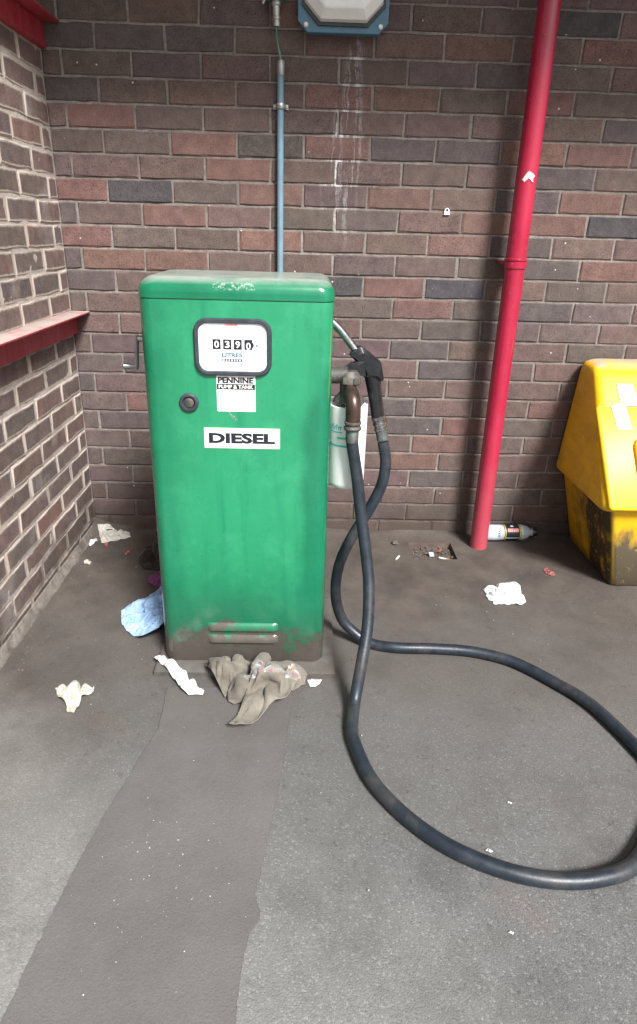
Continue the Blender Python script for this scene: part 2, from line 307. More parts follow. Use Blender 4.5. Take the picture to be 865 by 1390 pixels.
M['oldpaper'] = cloth_mat('grubby_paper', (0.34, 0.31, 0.26), (0.58, 0.57, 0.53), 20, 0.85, [((0.22, 0.17, 0.12), 14, 0.56, 0.6)])
M['latex'] = cloth_mat('white_latex', (0.58, 0.61, 0.63), (0.70, 0.73, 0.74), 16, 0.5, [((0.45, 0.47, 0.50), 40, 0.62, 0.5)], 0.1)
M['latexold'] = cloth_mat('stained_latex', (0.36, 0.34, 0.26), (0.58, 0.57, 0.50), 16, 0.45, [((0.36, 0.27, 0.15), 13, 0.55, 0.7)], 0.1)
M['bluecloth'] = cloth_mat('blue_paper_towel', (0.20, 0.36, 0.62), (0.40, 0.54, 0.70), 26, 0.9)
M['purple'] = cloth_mat('purple_cloth', (0.14, 0.03, 0.12), (0.24, 0.06, 0.20), 30, 0.9)
M['brownrag'] = cloth_mat('oily_brown_rag', (0.018, 0.013, 0.010), (0.040, 0.030, 0.025), 20, 0.8)
M['denim'] = cloth_mat('grubby_grey_cloth', (0.110, 0.096, 0.078), (0.220, 0.200, 0.168), 14, 0.95, [((0.06, 0.055, 0.05), 9, 0.60, 0.7)], 0.6)
M['print'] = cloth_mat('printed_cloth', (0.14, 0.14, 0.13), (0.27, 0.28, 0.27), 24, 0.95, [((0.30, 0.07, 0.13), 40, 0.52, 0.8), ((0.34, 0.18, 0.11), 46, 0.54, 0.7), ((0.42, 0.46, 0.46), 55, 0.55, 0.8)], 0.6)
M['redbit'] = plain('red_scrap', (0.26, 0.075, 0.065), 0.7, 0, 0.3, 60)
M['tan'] = plain('filter_tip', (0.50, 0.30, 0.13), 0.8, 0, 0.2, 60)
M['overhang_grey'] = plain('overhang_paint', (0.30, 0.29, 0.28), 0.7, 0, 0.15, 8)
def glass(name, col, rough, tr):
    n = NT(name); f = n.noise(n.pos(), 30, 5, 0.7)
    n.set(col=col, rough=n.map(f, 0.3, 0.7, rough, rough + 0.15), trans=tr, ior=1.45); return n.m
M['lens'] = plain('frosted_lens', (0.86, 0.87, 0.86), 0.2, 0, 0.04, 30, 0, (0.62, 0.61, 0.58), 0.3, coat=0.6, sss=0.0)
M['pet'] = glass('clear_plastic', (0.72, 0.80, 0.86), 0.12, 0.40)

# ------------------------------------------------------------------ mesh builder
class G:
    def __init__(s): s.v = []; s.f = []
    def add(s, vs, fs):
        k = len(s.v); s.v += [Vector(x) for x in vs]; s.f += [tuple(i + k for i in f) for f in fs]; return s
    def box(s, x0, x1, y0, y1, z0, z1, bev=0.0):
        if bev <= 0:
            return s.add([(x0, y0, z0), (x1, y0, z0), (x1, y1, z0), (x0, y1, z0), (x0, y0, z1), (x1, y0, z1), (x1, y1, z1), (x0, y1, z1)],
                         [(0, 3, 2, 1), (4, 5, 6, 7), (0, 1, 5, 4), (1, 2, 6, 5), (2, 3, 7, 6), (3, 0, 4, 7)])
        b = bev; rings = []
        for z, i in ((z0, b), (z0 + b, 0), (z1 - b, 0), (z1, b)): rings.append(rrect(x0 + i, x1 - i, y0 + i, y1 - i, b, z, 2))
        return s.loft(rings)
    def loft(s, rings, cap=True, closed=True):
        n = len(rings[0]); k = len(s.v)
        for r in rings: s.v += [Vector(p) for p in r]
        for i in range(len(rings) - 1):
            for j in range(n if closed else n - 1):
                a = k + i * n + j; b = k + i * n + (j + 1) % n
                s.f.append((a, b, b + n, a + n))
        if cap: s.f.append(tuple(k + j for j in reversed(range(n)))); s.f.append(tuple(k + (len(rings) - 1) * n + j for j in range(n)))
        return s
    def sweep(s, path, rad, seg=14, cap=True, ref=(0, 1, 0)):
        """tube along path; rad = number, list of numbers or list of (side, ref-axis) half-widths"""
        P = [Vector(p) for p in path]; rings = []; pr = Vector(ref)
        for i, p in enumerate(P):
            t = (P[min(i + 1, len(P) - 1)] - P[max(i - 1, 0)]).normalized()
            u = pr - t * pr.dot(t)
            if u.length < 1e-4: u = t.orthogonal()
            u.normalize(); pr = u; v = t.cross(u)
            r = rad[i] if isinstance(rad, (list, tuple)) else rad
            a, b = r if isinstance(r, (list, tuple)) else (r, r)
            rings.append([p + v * (a * math.cos(2 * PI * j / seg)) + u * (b * math.sin(2 * PI * j / seg)) for j in range(seg)])
        return s.loft(rings, cap)
    def lathe(s, prof, base, axis=(0, 0, 1), seg=28):
        ax = Vector(axis).normalized(); u = ax.orthogonal().normalized(); v = ax.cross(u); B = Vector(base)
        return s.loft([[B + ax * h + u * (r * math.cos(2 * PI * j / seg)) + v * (r * math.sin(2 * PI * j / seg)) for j in range(seg)] for r, h in prof])
    def prism(s, poly, d0, d1, fn):
        """poly in 2-D, fn(a, b, depth) -> point"""
        return s.loft([[fn(a, b, d0) for a, b in poly], [fn(a, b, d1) for a, b in poly]])
    def mesh(s, name, mat, off=(0, 0, 0), smooth=40):
        o = Vector(off); me = bpy.data.meshes.new(name); me.from_pydata([tuple(p - o) for p in s.v], [], s.f); me.validate()
        import bmesh
        b = bmesh.new(); b.from_mesh(me); bmesh.ops.recalc_face_normals(b, faces=b.faces); b.to_mesh(me); b.free()
        me.materials.append(mat)
        if smooth:
            me.polygons.foreach_set('use_smooth', [True] * len(me.polygons)); me.set_sharp_from_angle(angle=math.radians(smooth))
        return me
    def build(s, name, mat, parent=None, smooth=40, base=None):
        off = Vector((0, 0, 0)); q = parent
        while q: off += q.location; q = q.parent
        if base is not None: off = Vector(base)
        o = bpy.data.objects.new(name, s.mesh(name, mat, off, smooth)); C.objects.link(o)
        if parent: o.parent = parent
        elif base is not None: o.location = base
        return o
def rrect(x0, x1, y0, y1, r, z, seg=6):
    out = []
    for cx, cy, a0 in ((x1 - r, y0 + r, -PI / 2), (x1 - r, y1 - r, 0), (x0 + r, y1 - r, PI / 2), (x0 + r, y0 + r, PI)):
        for i in range(seg + 1):
            a = a0 + PI / 2 * i / seg; out.append(Vector((cx + r * math.cos(a), cy + r * math.sin(a), z)))
    return out
def rr2(w, h, r, seg=6): return [(p.x, p.y) for p in rrect(-w / 2, w / 2, -h / 2, h / 2, r, 0, seg)]
def spline(pts, n=8):
    P = [Vector(p) for p in pts]; P = [P[0] * 2 - P[1]] + P + [P[-1] * 2 - P[-2]]; out = []
    for i in range(1, len(P) - 2):
        for k in range(n):
            t = k / n; a, b, c, d = P[i - 1:i + 3]
            out.append(0.5 * ((2 * b) + (c - a) * t + (2 * a - 5 * b + 4 * c - d) * t * t + (3 * b - a - 3 * c + d) * t ** 3))
    return out + [P[-2]]
def tag(o, label, cat=None, group=None, kind=None):
    if label: o['label'] = label
    if cat: o['category'] = cat
    if group: o['group'] = group
    if kind: o['kind'] = kind
    return o
def thing(name, loc, label, cat, group=None):
    o = bpy.data.objects.new(name, None); C.objects.link(o); o.location = loc; o.empty_display_size = 0.05
    return tag(o, label, cat, group)
def text(s, w, h, cx, y, cz, bold=0.0, ext=0.0002):
    """lettering w x h centred at (cx, cz) on the plane y, facing -Y"""
    cu = bpy.data.curves.new('lettering', 'FONT'); cu.body = s; cu.size = 1; cu.offset = bold; cu.resolution_u = 3
    t = bpy.data.objects.new('lettering_tmp', cu); C.objects.link(t); bpy.context.view_layer.update()
    me = bpy.data.meshes.new_from_object(t.evaluated_get(bpy.context.evaluated_depsgraph_get()))
    vs = [v.co.copy() for v in me.vertices]; fs = [tuple(p.vertices) for p in me.polygons]
    bpy.data.objects.remove(t); bpy.data.curves.remove(cu); bpy.data.meshes.remove(me)
    x0, x1 = min(v.x for v in vs), max(v.x for v in vs); y0, y1 = min(v.y for v in vs), max(v.y for v in vs)
    g = G(); g.add([(cx + ((v.x - x0) / (x1 - x0) - 0.5) * w, y, cz + ((v.y - y0) / (y1 - y0) - 0.5) * h) for v in vs], fs); return g
def plate(w, h, cx, y0, y1, cz, r=0.0, seg=4):
    poly = rr2(w, h, r, seg) if r > 0 else [(-w / 2, -h / 2), (w / 2, -h / 2), (w / 2, h / 2), (-w / 2, h / 2)]
    return G().prism(poly, y0, y1, lambda a, b, d: Vector((cx + a, d, cz + b)))

# ------------------------------------------------------------------ ground
PIT = (1.305, 1.480, -0.215, -0.075)
def hgt(x, y):
    if x < -0.01 or y > 0.01: return 0.0
    fade = max(0.0, min(1.0, (3.4 - x) / 0.4, (y + 3.3) / 0.4))
    n1 = noise.noise(Vector((x * 3, y * 3, 0.3))) * 0.0035 + noise.noise(Vector((x * 13, y * 13, 2.3))) * 0.0016
    b = 0.026 * math.exp(-max(0, -y) / 0.035) * (0.7 + 0.6 * noise.noise(Vector((x * 6, 4.2, 0))))
    b += 0.020 * math.exp(-max(0, x) / 0.03) * (0.7 + 0.6 * noise.noise(Vector((9.1, y * 6, 0))))
    r = math.hypot(x, y); b += 0.03 * math.exp(-(r / 0.07) ** 2)
    dx = max(PIT[0] - x, x - PIT[1], 0); dy = max(PIT[2] - y, y - PIT[3], 0); k = min(1.0, math.hypot(dx, dy) / 0.04)
    return (n1 * k + b * k) * fade
def axis(a, b, st, extra):
    c = [a + (b - a) * i / round((b - a) / st) for i in range(round((b - a) / st) + 1)]
    for e in extra:
        i = min(range(len(c)), key=lambda q: abs(c[q] - e)); c[i] = e
    return c
g = G()
xs = [-60, -12, -3, -0.8] + axis(-0.02, 3.4, 0.02, PIT[:2]) + [4.5, 8, 20, 60]
ys = [-60, -20, -8, -4.2] + axis(-3.3, 0.02, 0.02, PIT[2:]) + [0.8, 4, 15, 60]
vs = [(x, y, hgt(x, y)) for y in ys for x in xs]; nx = len(xs); fs = []
for j in range(len(ys) - 1):
    for i in range(nx - 1):
        mxx, myy = (xs[i] + xs[i + 1]) / 2, (ys[j] + ys[j + 1]) / 2
        if PIT[0] < mxx < PIT[1] and PIT[2] < myy < PIT[3]: continue
        a = j * nx + i; fs.append((a, a + 1, a + nx + 1, a + nx))
g.add(vs, fs); o = g.build('ground', M['ground'], smooth=60); tag(o, 'dirty grey tarmac forecourt ground strewn with grit', None, kind='structure')

# the smoother repair strip running from the pump pad to the road
rnd = random.Random(5)
L0 = [(228, 935), (215, 990), (191, 1030), (155, 1087), (143, 1108), (106, 1175), (66, 1255), (44, 1300), (20, 1350), (-3, 1400)]
R0 = [(400, 935), (389, 1000), (383, 1050), (371, 1105), (349, 1205), (346, 1216), (352, 1232), (352, 1248), (338, 1270), (330, 1300), (322, 1350), (318, 1400)]
def edge(px):
    pts = [gz(*q) for q in px]; out = []
    d = (pts[-1] - pts[-4]).normalized()
    pts += [pts[-1] + d * k for k in (0.3, 0.7, 1.2)]
    for a, b in zip(pts, pts[1:]):
        n_ = max(2, int((b - a).length / 0.004))
        for i in range(n_):
            q = a.lerp(b, i / n_); q.x += 0.0018 * noise.noise(q * 24) + 0.0022 * noise.noise(q * 80) + 0.0022 * noise.noise(q * 210); out.append(q)
    return out
EL, ER = edge(L0), edge(R0); g = G(); N = 520; rows = []
for i in range(N):
    a = EL[int(i * (len(EL) - 1) / (N - 1))]; b = ER[int(i * (len(ER) - 1) / (N - 1))]
    row = []
    for k in range(9):
        q = a.lerp(b, k / 8); row.append((q.x, q.y, hgt(q.x, q.y) + (0.0055 if 0 < k < 8 else 0.0045)))
    rows.append([(a.x - 0.002, a.y, hgt(a.x, a.y) - 0.004)] + row + [(b.x + 0.002, b.y, hgt(b.x, b.y) - 0.004)])
g.loft(rows, cap=False, closed=False); o = g.build('tarmac_patch', M['patch'], smooth=50)
tag(o, 'smooth darker strip of repaired tarmac leading from the pump', None, kind='structure')

# ------------------------------------------------------------------ brick walls
PAL = {'N': (0.118, 0.084, 0.077), 'G': (0.104, 0.081, 0.076), 'R': (0.142, 0.086, 0.076), 'S': (0.164, 0.098, 0.084), 'D': (0.060, 0.056, 0.063), 'P': (0.108, 0.079, 0.080), 'B': (0.086, 0.072, 0.072)}
def tint(rn, key=None, left=False):
    key = key or (rn.choices('NGRB', (45, 40, 8, 7))[0] if left else rn.choices('NGRPB', (45, 34, 8, 7, 6))[0])
    k = rn.uniform(1.04, 1.22) * (1.35 if left else 1.0); return tuple(c * k * rn.uniform(0.96, 1.04) for c in PAL[key]) + (1,)
def brick_geo(l, rn, rough=0.0015, bev=0.004, dep=0.05, hh=0.0341):
    """brick front face towards -y, arrises a little broken"""
    hx = l / 2; nx_ = 4 if l > 0.1 else 2
    def ring(ix, y, j):
        r = [(-hx + ix + (2 * hx - 2 * ix) * i / nx_, -hh + ix) for i in range(nx_ + 1)] + [(hx - ix - (2 * hx - 2 * ix) * i / nx_, hh - ix) for i in range(nx_ + 1)]
        return [Vector((a + rn.uniform(-j, j), y + (rn.uniform(-j, j) * 0.4 if y < dep else 0), b + rn.uniform(-j, j))) for a, b in r]
    m = 0.017
    return [ring(m, 0, 0), ring(bev, 0.0, rough), ring(0, 0.004, rough), ring(0, dep, 0)]
def brick_mesh(name, l, rn, mat, **k):
    r = brick_geo(l, rn, **k); g = G(); g.loft(r, cap=False); n = len(r[0]); h = n // 2
    for i in range(h - 1): g.f.append((i, i + 1, n - 2 - i, n - 1 - i))
    me = bpy.data.meshes.new(name); me.from_pydata([tuple(p) for p in g.v], [], g.f)
    import bmesh
    b = bmesh.new(); b.from_mesh(me); bmesh.ops.recalc_face_normals(b, faces=b.faces); b.to_mesh(me); b.free()
    me.materials.append(mat)
    at = me.attributes.new('edge', 'FLOAT', 'POINT'); at.data.foreach_set('value', [0.0] * n + [1.0] * (len(g.v) - n))
    return me
CACHE = {}
def brick_data(l, kind, rn):
    key = (round(l, 3), kind, rn.randrange(5))
    if key not in CACHE: CACHE[key] = brick_mesh('brick', l, random.Random(hash(key[0]) + key[2] * 7 + 1), M['brick' if kind == 'back' else 'brickL'], rough=0.0021 if kind == 'back' else 0.0034)
    return CACHE[key]
Z0 = 0.065
OV = [(190, 258, 'D'), (348, 196, 'B'), (615, 393, 'D'), (462, 390, 'D'), (830, 307, 'D'), (602, 97, 'P'), (685, 100, 'B'), (790, 28, 'D'), (565, 133, 'R'), (650, 135, 'G'), (560, 205, 'B'), (640, 210, 'B'), (690, 208, 'S'), (825, 66, 'R'), (790, 100, 'G'),
      (745, 212, 'S'), (805, 212, 'R'), (780, 245, 'B'), (800, 277, 'R'), (770, 307, 'R'), (760, 368, 'B'), (830, 368, 'R'), (120, 107, 'B'), (275, 190, 'S'), (440, 196, 'R'), (108, 258, 'R'), (230, 292, 'R'), (130, 322, 'R'), (325, 294, 'N'), (325, 330, 'R'),
      (370, 326, 'S'), (620, 334, 'S'), (700, 336, 'B'), (430, 265, 'P'), (540, 268, 'R'), (690, 273, 'B'), (540, 390, 'R'), (565, 422, 'R'), (600, 450, 'B'), (570, 480, 'B'), (600, 505, 'B'), (560, 582, 'B'), (600, 582, 'R'), (600, 608, 'R'), (560, 272, 'R'), (680, 300, 'R'),
      (150, 65, 'B'), (260, 60, 'B'), (100, 352, 'B'), (130, 382, 'B'), (100, 300, 'B'), (590, 20, 'N'), (540, 60, 'N'), (655, 60, 'R')]
def wall(rootname, label, kind, U0, U1, kmax, perp, place, mort, holes=()):
    """courses k = -1..kmax; place(u, z, d) maps wall coordinates to the world, d out of the wall"""
    rn = random.Random(11 if kind == 'back' else 23)
    root = thing(rootname, place(U0 if kind == 'back' else 0, 0, 0), label, 'wall')
    ov = {}
    for px, py, c in (OV if kind == 'back' else []):
        q = gy(px, py, 0); k = math.floor((q.z - Z0) / 0.075); u0 = perp(k); ov[(k, math.floor((q.x - u0) / 0.225))] = c
    items = []
    for k in range(-1, kmax):
        zc = Z0 + 0.075 * (k + 0.5); u = perp(k); i0 = math.floor((U0 - u) / 0.225)
        for i in range(i0, i0 + 40):
            a = max(U0, u + 0.225 * i) + (0.0038 if u + 0.225 * i > U0 else 0.0); b = min(U1, u + 0.225 * (i + 1)) - (0.0038 if u + 0.225 * (i + 1) < U1 else 0)
            if b - a < 0.018: continue
            if any(h[0] < zc < h[1] for h in holes): continue
            c = place((a + b) / 2, zc, 0); px, py = to_px(c); vis = -60 < px < 925 and -45 < py < 800
            items.append((vis, k, i, a, b, zc, c))
    vis = [t for t in items if t[0]]; far = [t for t in items if not t[0]]
    e1 = place(1, 0, 0) - place(0, 0, 0); out = place(0, 0, 1) - place(0, 0, 0)
    R3 = Matrix((e1, -out, Vector((0, 0, 1)))).transposed().to_4x4()
    for _, k, i, a, b, zc, c in vis[:300]:
        o = bpy.data.objects.new('brick', brick_data(b - a, kind, rn)); C.objects.link(o); o.parent = root
        d = rn.uniform(-0.0008, 0.0014) if kind == 'back' else rn.uniform(-0.0015, 0.002)
        o.matrix_local = Matrix.Translation(place((a + b) / 2, zc, d) - root.location) @ R3 @ Matrix.Rotation(rn.uniform(-0.004, 0.004), 4, 'Y') @ Matrix.Rotation(rn.uniform(-0.006, 0.006), 4, 'X')
        o.color = tint(rn, ov.get((k, i)), kind == 'left')
    g = G(); cols = []; eds = []
    for _, k, i, a, b, zc, c in far + vis[300:]:
        r = brick_geo(b - a, rn, rough=0.0014); n = len(r[0]); st = len(g.v)
        mt = Matrix.Translation(place((a + b) / 2, zc, rn.uniform(-0.0008, 0.0014))) @ R3
        g.loft([[mt @ p for p in rr_] for rr_ in r], cap=False)
        for q in range(n // 2 - 1): g.f.append((st + q, st + q + 1, st + n - 2 - q, st + n - 1 - q))
        cols += [tint(rn, None, kind == 'left')] * (len(g.v) - st); eds += [0.0] * n + [1.0] * (len(g.v) - st - n)
    o = g.build('brickwork', M['brickA' if kind == 'back' else 'brickLA'], root, smooth=0); o['kind'] = 'stuff'
    ca = o.data.color_attributes.new('tint', 'FLOAT_COLOR', 'POINT')
    for d_, c_ in zip(ca.data, cols): d_.color = c_
    at = o.data.attributes.new('edge', 'FLOAT', 'POINT'); at.data.foreach_set('value', eds)
    # mortar: an uneven sheet a few millimetres behind the brick faces, plus the wall's body
    g = G(); zt = Z0 + 0.075 * kmax; nu = int((U1 - U0) / 0.015); nz = int((zt + 0.08) / 0.0125)
    rows = [[place(U0 - (0.02 if kind == 'back' else 0) + (U1 - U0 + 0.02) * i / nu, -0.08 + (zt + 0.08) * j / nz, mort + 0.0016 * noise.noise(Vector((i * 0.5, j * 0.5, 3.0))) + 0.0014 * noise.noise(Vector((i * 0.11, j * 0.13, 9.0)))) for i in range(nu + 1)] for j in range(nz + 1)]
    g.loft(rows, cap=False, closed=False)
    o = g.build('mortar', M['mortar' if kind == 'back' else 'mortarL'], root, smooth=60)
    g = G(); ux = U0 - (0.30 if kind == 'back' else 0)
    q = [place(ux, -0.08, -0.02), place(U1, -0.08, -0.02), place(U1, -0.08, -0.24), place(ux, -0.08, -0.24)]
    g.loft([[p for p in q], [p + Vector((0, 0, zt + 0.08)) for p in q]]); g.build('wall_core', M['mortar'], root, smooth=0)
    return root
KM = 30
backw = wall('brick_wall', 'long brown brick wall standing behind the green diesel pump', 'back', 0.0, 3.6, KM, lambda k: 0.06 + (0.1125 if k % 2 == 0 else 0.0), lambda u, z, d: Vector((u, -d, z)), -0.0045)
leftw = wall('brick_wall', 'brick side wall with pale smeared mortar carrying two red steel beams', 'left', -2.0, -0.001, KM, lambda k: (-0.188 if k % 2 else -0.080) - 2.25, lambda u, z, d: Vector((d, u, z)), -0.002, holes=((0.82, 0.885), (1.72, 1.785)))
# rough mortar fillet along the foot of the side wall
g = G(); rows = []
for i in range(150):
    y = -1.95 + 1.95 * i / 149; k = 0.012 + 0.005 * noise.noise(Vector((0, y * 16, 0))) + 0.004 * noise.noise(Vector((3, y * 60, 0)))
    rows.append([Vector((-0.004, y, 0.036 + k * 0.6)), Vector((0.004, y, 0.034 + k * 0.6)), Vector((k * 0.8, y, 0.026)), Vector((k + 0.006, y, 0.010)), Vector((k + 0.006, y, -0.02))])
g.loft(rows, cap=False, closed=False); g.build('mortar_fillet', M['mortarfoot'], leftw, smooth=30)
# unseen overhang added above the back wall to darken its upper courses
g = G(); g.box(-0.25, 3.7, -0.76, 0.25, Z0 + 0.075 * KM + 0.002, Z0 + 0.075 * KM + 0.10, 0.004); g.build('shade_overhang', M['overhang_grey'], backw)

# red steel beams set in the side wall: a face plate under a projecting flange
def beam(zb, zt, label, cat='beam'):
    t = thing('steel_beam', (0, -0.9, zb), label, cat)
    g = G(); rows = [];
    g.box(-0.03, 0.020, -1.99, -0.004, zb, zt - 0.0085, 0.002); g.build('web', M['redbeam'], t)
    g = G(); g.box(-0.03, 0.070, -1.99, -0.003, zt - 0.008, zt, 0.002); g.build('flange', M['redbeam'], t)
    return t
beam(0.815, 0.895, 'red steel beam with dusty upper flange, set waist-high in the side wall')
beam(1.712, 1.79, 'red steel beam set high in the side wall, above head of the pump')

# ------------------------------------------------------------------ wall lamp, conduit, pipe
t = thing('bulkhead_lamp', (0.966, 0, 1.765), 'blue bulkhead lamp with faceted frosted lens, bolted high on brick wall', 'lamp')
def oct_(w, h, c): return [(-w / 2 + c, -h / 2), (w / 2 - c, -h / 2), (w / 2, -h / 2 + c), (w / 2, h / 2 - c), (w / 2 - c, h / 2), (-w / 2 + c, h / 2), (-w / 2, h / 2 - c), (-w / 2, -h / 2 + c)]
LX, LZ = 0.966, 1.765 + 0.10
def lp(a, b, d): return Vector((LX + a, d, LZ + b))
G().loft([[lp(a, b, d) for a, b in oct_(w_, h_, c_)] for w_, h_, c_, d in ((0.268, 0.18, 0.03, 0.0), (0.280, 0.195, 0.03, -0.02), (0.284, 0.200, 0.03, -0.055), (0.280, 0.196, 0.029, -0.060))]).build('housing', M['bluepaint'], t, 25)
G().loft([[lp(a, b + 0.004, d) for a, b in oct_(w_, h_, c_)] for w_, h_, c_, d in ((0.258, 0.172, 0.052, -0.058), (0.258, 0.172, 0.052, -0.068), (0.246, 0.160, 0.050, -0.068))]).build('gasket', M['black'], t, 25)
G().loft([[lp(a, b + 0.006, d) for a, b in oct_(w_, h_, c_)] for w_, h_, c_, d in ((0.244, 0.158, 0.050, -0.066), (0.236, 0.150, 0.048, -0.085), (0.190, 0.106, 0.036, -0.108), (0.180, 0.098, 0.034, -0.110))]).build('lens', M['lens'], t, 15)
for sx in (-1, 1):
    for sz in (-1, 1):
        G().lathe([(0.0075, 0), (0.0075, 0.006), (0.005, 0.009), (0.0, 0.0095)], lp(sx * 0.116, sz * 0.080, -0.0595), (0, -1, 0), 10).build('bolt', M['white'], t)

t = thing('electrical_conduit', (0.770, -0.02, 0.03), 'slim blue conduit tube clipped to brick wall above the pump', 'conduit')
G().sweep([(0.770, -0.020, z) for z in (0.02, 0.5, 1.0, 1.4, 1.69)], 0.0108, 16).build('tube', M['conduit'], t)
G().lathe([(0.0128, 0), (0.0132, 0.002), (0.0132, 0.038), (0.0118, 0.042), (0.0, 0.042)], (0.770, -0.020, 1.655), seg=16).build('bush', M['galv'], t)
g = G(); g.sweep([(0.770 + 0.0145 * math.cos(a), -0.020 - 0.0145 * math.sin(a), 1.568) for a in [PI * i / 10 for i in range(11)]], [(0.0016, 0.008)] * 11, 8, ref=(0, 0, 1))
g.box(0.745, 0.757, -0.006, -0.001, 1.560, 1.576, 0.001); g.box(0.783, 0.795, -0.006, -0.001, 1.560, 1.576, 0.001)
sd = g.build('saddle_clip', M['galv'], t)
for x in (0.750, 0.790): G().lathe([(0.0045, 0), (0.004, 0.003), (0, 0.0035)], (x, -0.006, 1.568), (0, -1, 0), 8).build('screw', M['galv'], sd)
t = thing('cable_gland', (0.757, -0.03, 1.785), 'grey cable gland and junction box above the blue conduit, feeding green wire', 'gland')
G().lathe([(0.011, 0), (0.012, 0.004), (0.012, 0.016), (0.0145, 0.018), (0.0145, 0.024), (0.012, 0.026), (0.012, 0.052), (0.016, 0.056), (0.016, 0.066)], (0.757, -0.03, 1.785), seg=12).build('gland', M['galv'], t)
G().lathe([(0.026, 0), (0.028, 0.003), (0.028, 0.04), (0.02, 0.05)], (0.757, -0.032, 1.850), seg=20).build('junction_box', M['wire'], t)
G().sweep([(0.735, -0.03, 1.868), (0.722, -0.034, 1.856), (0.714, -0.036, 1.842)], 0.004, 8).build('stub', M['galv'], t)
o = G().sweep(spline([(0.757, -0.03, 1.792), (0.757, -0.03, 1.775), (0.758, -0.029, 1.755), (0.763, -0.026, 1.73), (0.769, -0.022, 1.705), (0.770, -0.020, 1.67)], 5), 0.0034, 8).build('wire', M['wire'], t)

t = thing('drainpipe', (1.590, -0.100, 0.0), 'tall glossy red drainpipe running down the brick wall to ground', 'pipe')
PXY = (1.590, -0.100)
G().sweep([(PXY[0], PXY[1], z) for z in (-0.005, 0.3, 0.7, 1.068)], 0.0345, 28).build('pipe_length', M['red'], t)
G().sweep([(PXY[0] - 0.001, PXY[1], z) for z in (1.06, 1.5, 1.9, Z0 + 0.075 * KM)], 0.0345, 28).build('pipe_length', M['red'], t)
G().lathe([(0.0348, 0), (0.0385, 0.002), (0.0385, 0.022), (0.0365, 0.024), (0.0395, 0.027), (0.0395, 0.032), (0.0348, 0.034)], (PXY[0], PXY[1], 1.085), seg=32).build('collar', M['red'], t)
g = G(); g.box(1.549, 1.631, -0.075, 0.0, 1.098, 1.108, 0.002); g.build('bracket', M['red'], t)
g = G(); g.box(1.549, 1.631, -0.075, 0.0, 2.0, 2.014, 0.002); g.build('bracket', M['red'], t)

# torn sticker on the pipe, clip on the wall
q = gy(718, 240, -0.135)
g = G(); poly = [(-0.020, -0.010), (-0.013, 0.002), (-0.005, 0.014), (0.000, 0.017), (0.012, 0.010), (0.020, 0.003), (0.014, -0.005), (0.017, -0.016), (0.012, -0.014), (0.006, -0.008), (0.000, -0.004), (-0.006, -0.010), (-0.012, -0.016), (-0.015, -0.011)]
def onp(a, b, d):
    th = (q.x + a - PXY[0]) / 0.0345; return Vector((PXY[0] + (0.0345 + d) * math.sin(th), PXY[1] - (0.0345 + d) * math.cos(th), q.z + b))
g.prism(poly, 0.0004, 0.0022, onp); tag(g.build('torn_sticker', M['paper'], smooth=0, base=q), 'torn white scrap of sticker clinging to the red drainpipe', 'sticker')
q = gy(607, 287, -0.006)
g = G(); g.prism([(-0.010, -0.011), (0.010, -0.011), (0.010, -0.003), (0.008, 0.006), (0.003, 0.011), (-0.003, 0.011), (-0.008, 0.006), (-0.010, -0.003)], 0.0, -0.008, lambda a, b, d: Vector((q.x + a, d, q.z + b)))
o = g.build('wall_clip', M['white'], base=(q.x, 0, q.z)); tag(o, 'small white plastic clip nailed into the brick wall', 'clip')
G().lathe([(0.0042, 0), (0.0042, 0.001), (0, 0.0011)], (q.x, -0.0081, q.z + 0.004), (0, -1, 0), 8).build('hole', M['ink'], o)

# ------------------------------------------------------------------ the diesel pump
PX0, PX1, PY0, PY1 = 0.4785, 0.9375, -0.885, -0.575
t = pump = thing('fuel_pump', (0.708, -0.73, 0.02), 'green metal diesel pump cabinet with dial, black hose and nozzle', 'fuel pump')
b = t.location
tag(G().box(0.452, 0.968, -0.932, -0.53, -0.01, 0.0195, 0.004).build('pad', M['pad']), 'low dirty concrete pad under the green pump', 'pad').location = (0, 0, 0)
g = G(); rings = []
for z, ins in ((0.0205, 0.002), (0.024, 0.0), (0.5, 0.0), (1.034, 0.0)): rings.append(rrect(PX0 + ins, PX1 - ins, PY0 + ins, PY1 - ins, 0.032, z, 8))
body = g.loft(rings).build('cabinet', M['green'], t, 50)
g = G(); rings = [rrect(PX0 + 0.004, PX1 - 0.004, PY0 + 0.004, PY1 - 0.004, 0.03, 1.0342, 8), rrect(PX0 + 0.004, PX1 - 0.004, PY0 + 0.004, PY1 - 0.004, 0.03, 1.0372, 8)]
for a in range(9):
    th = a / 8 * PI / 2; ins = -0.0015 + 0.034 * (1 - math.cos(th)); z = 1.050 + 0.034 * math.sin(th)
    if a == 0: rings.append(rrect(PX0 - 0.0015, PX1 + 0.0015, PY0 - 0.0015, PY1 + 0.0015, 0.034, 1.0366, 8))
    rings.append(rrect(PX0 + ins, PX1 - ins, PY0 + ins, PY1 - ins, 0.036, z, 8))
rings.append(rrect(PX0 + 0.09, PX1 - 0.09, PY0 + 0.09, PY1 - 0.09, 0.03, 1.0855, 8))
g.loft(rings).build('top_cap', M['greentop'], t, 50)
FY = PY0
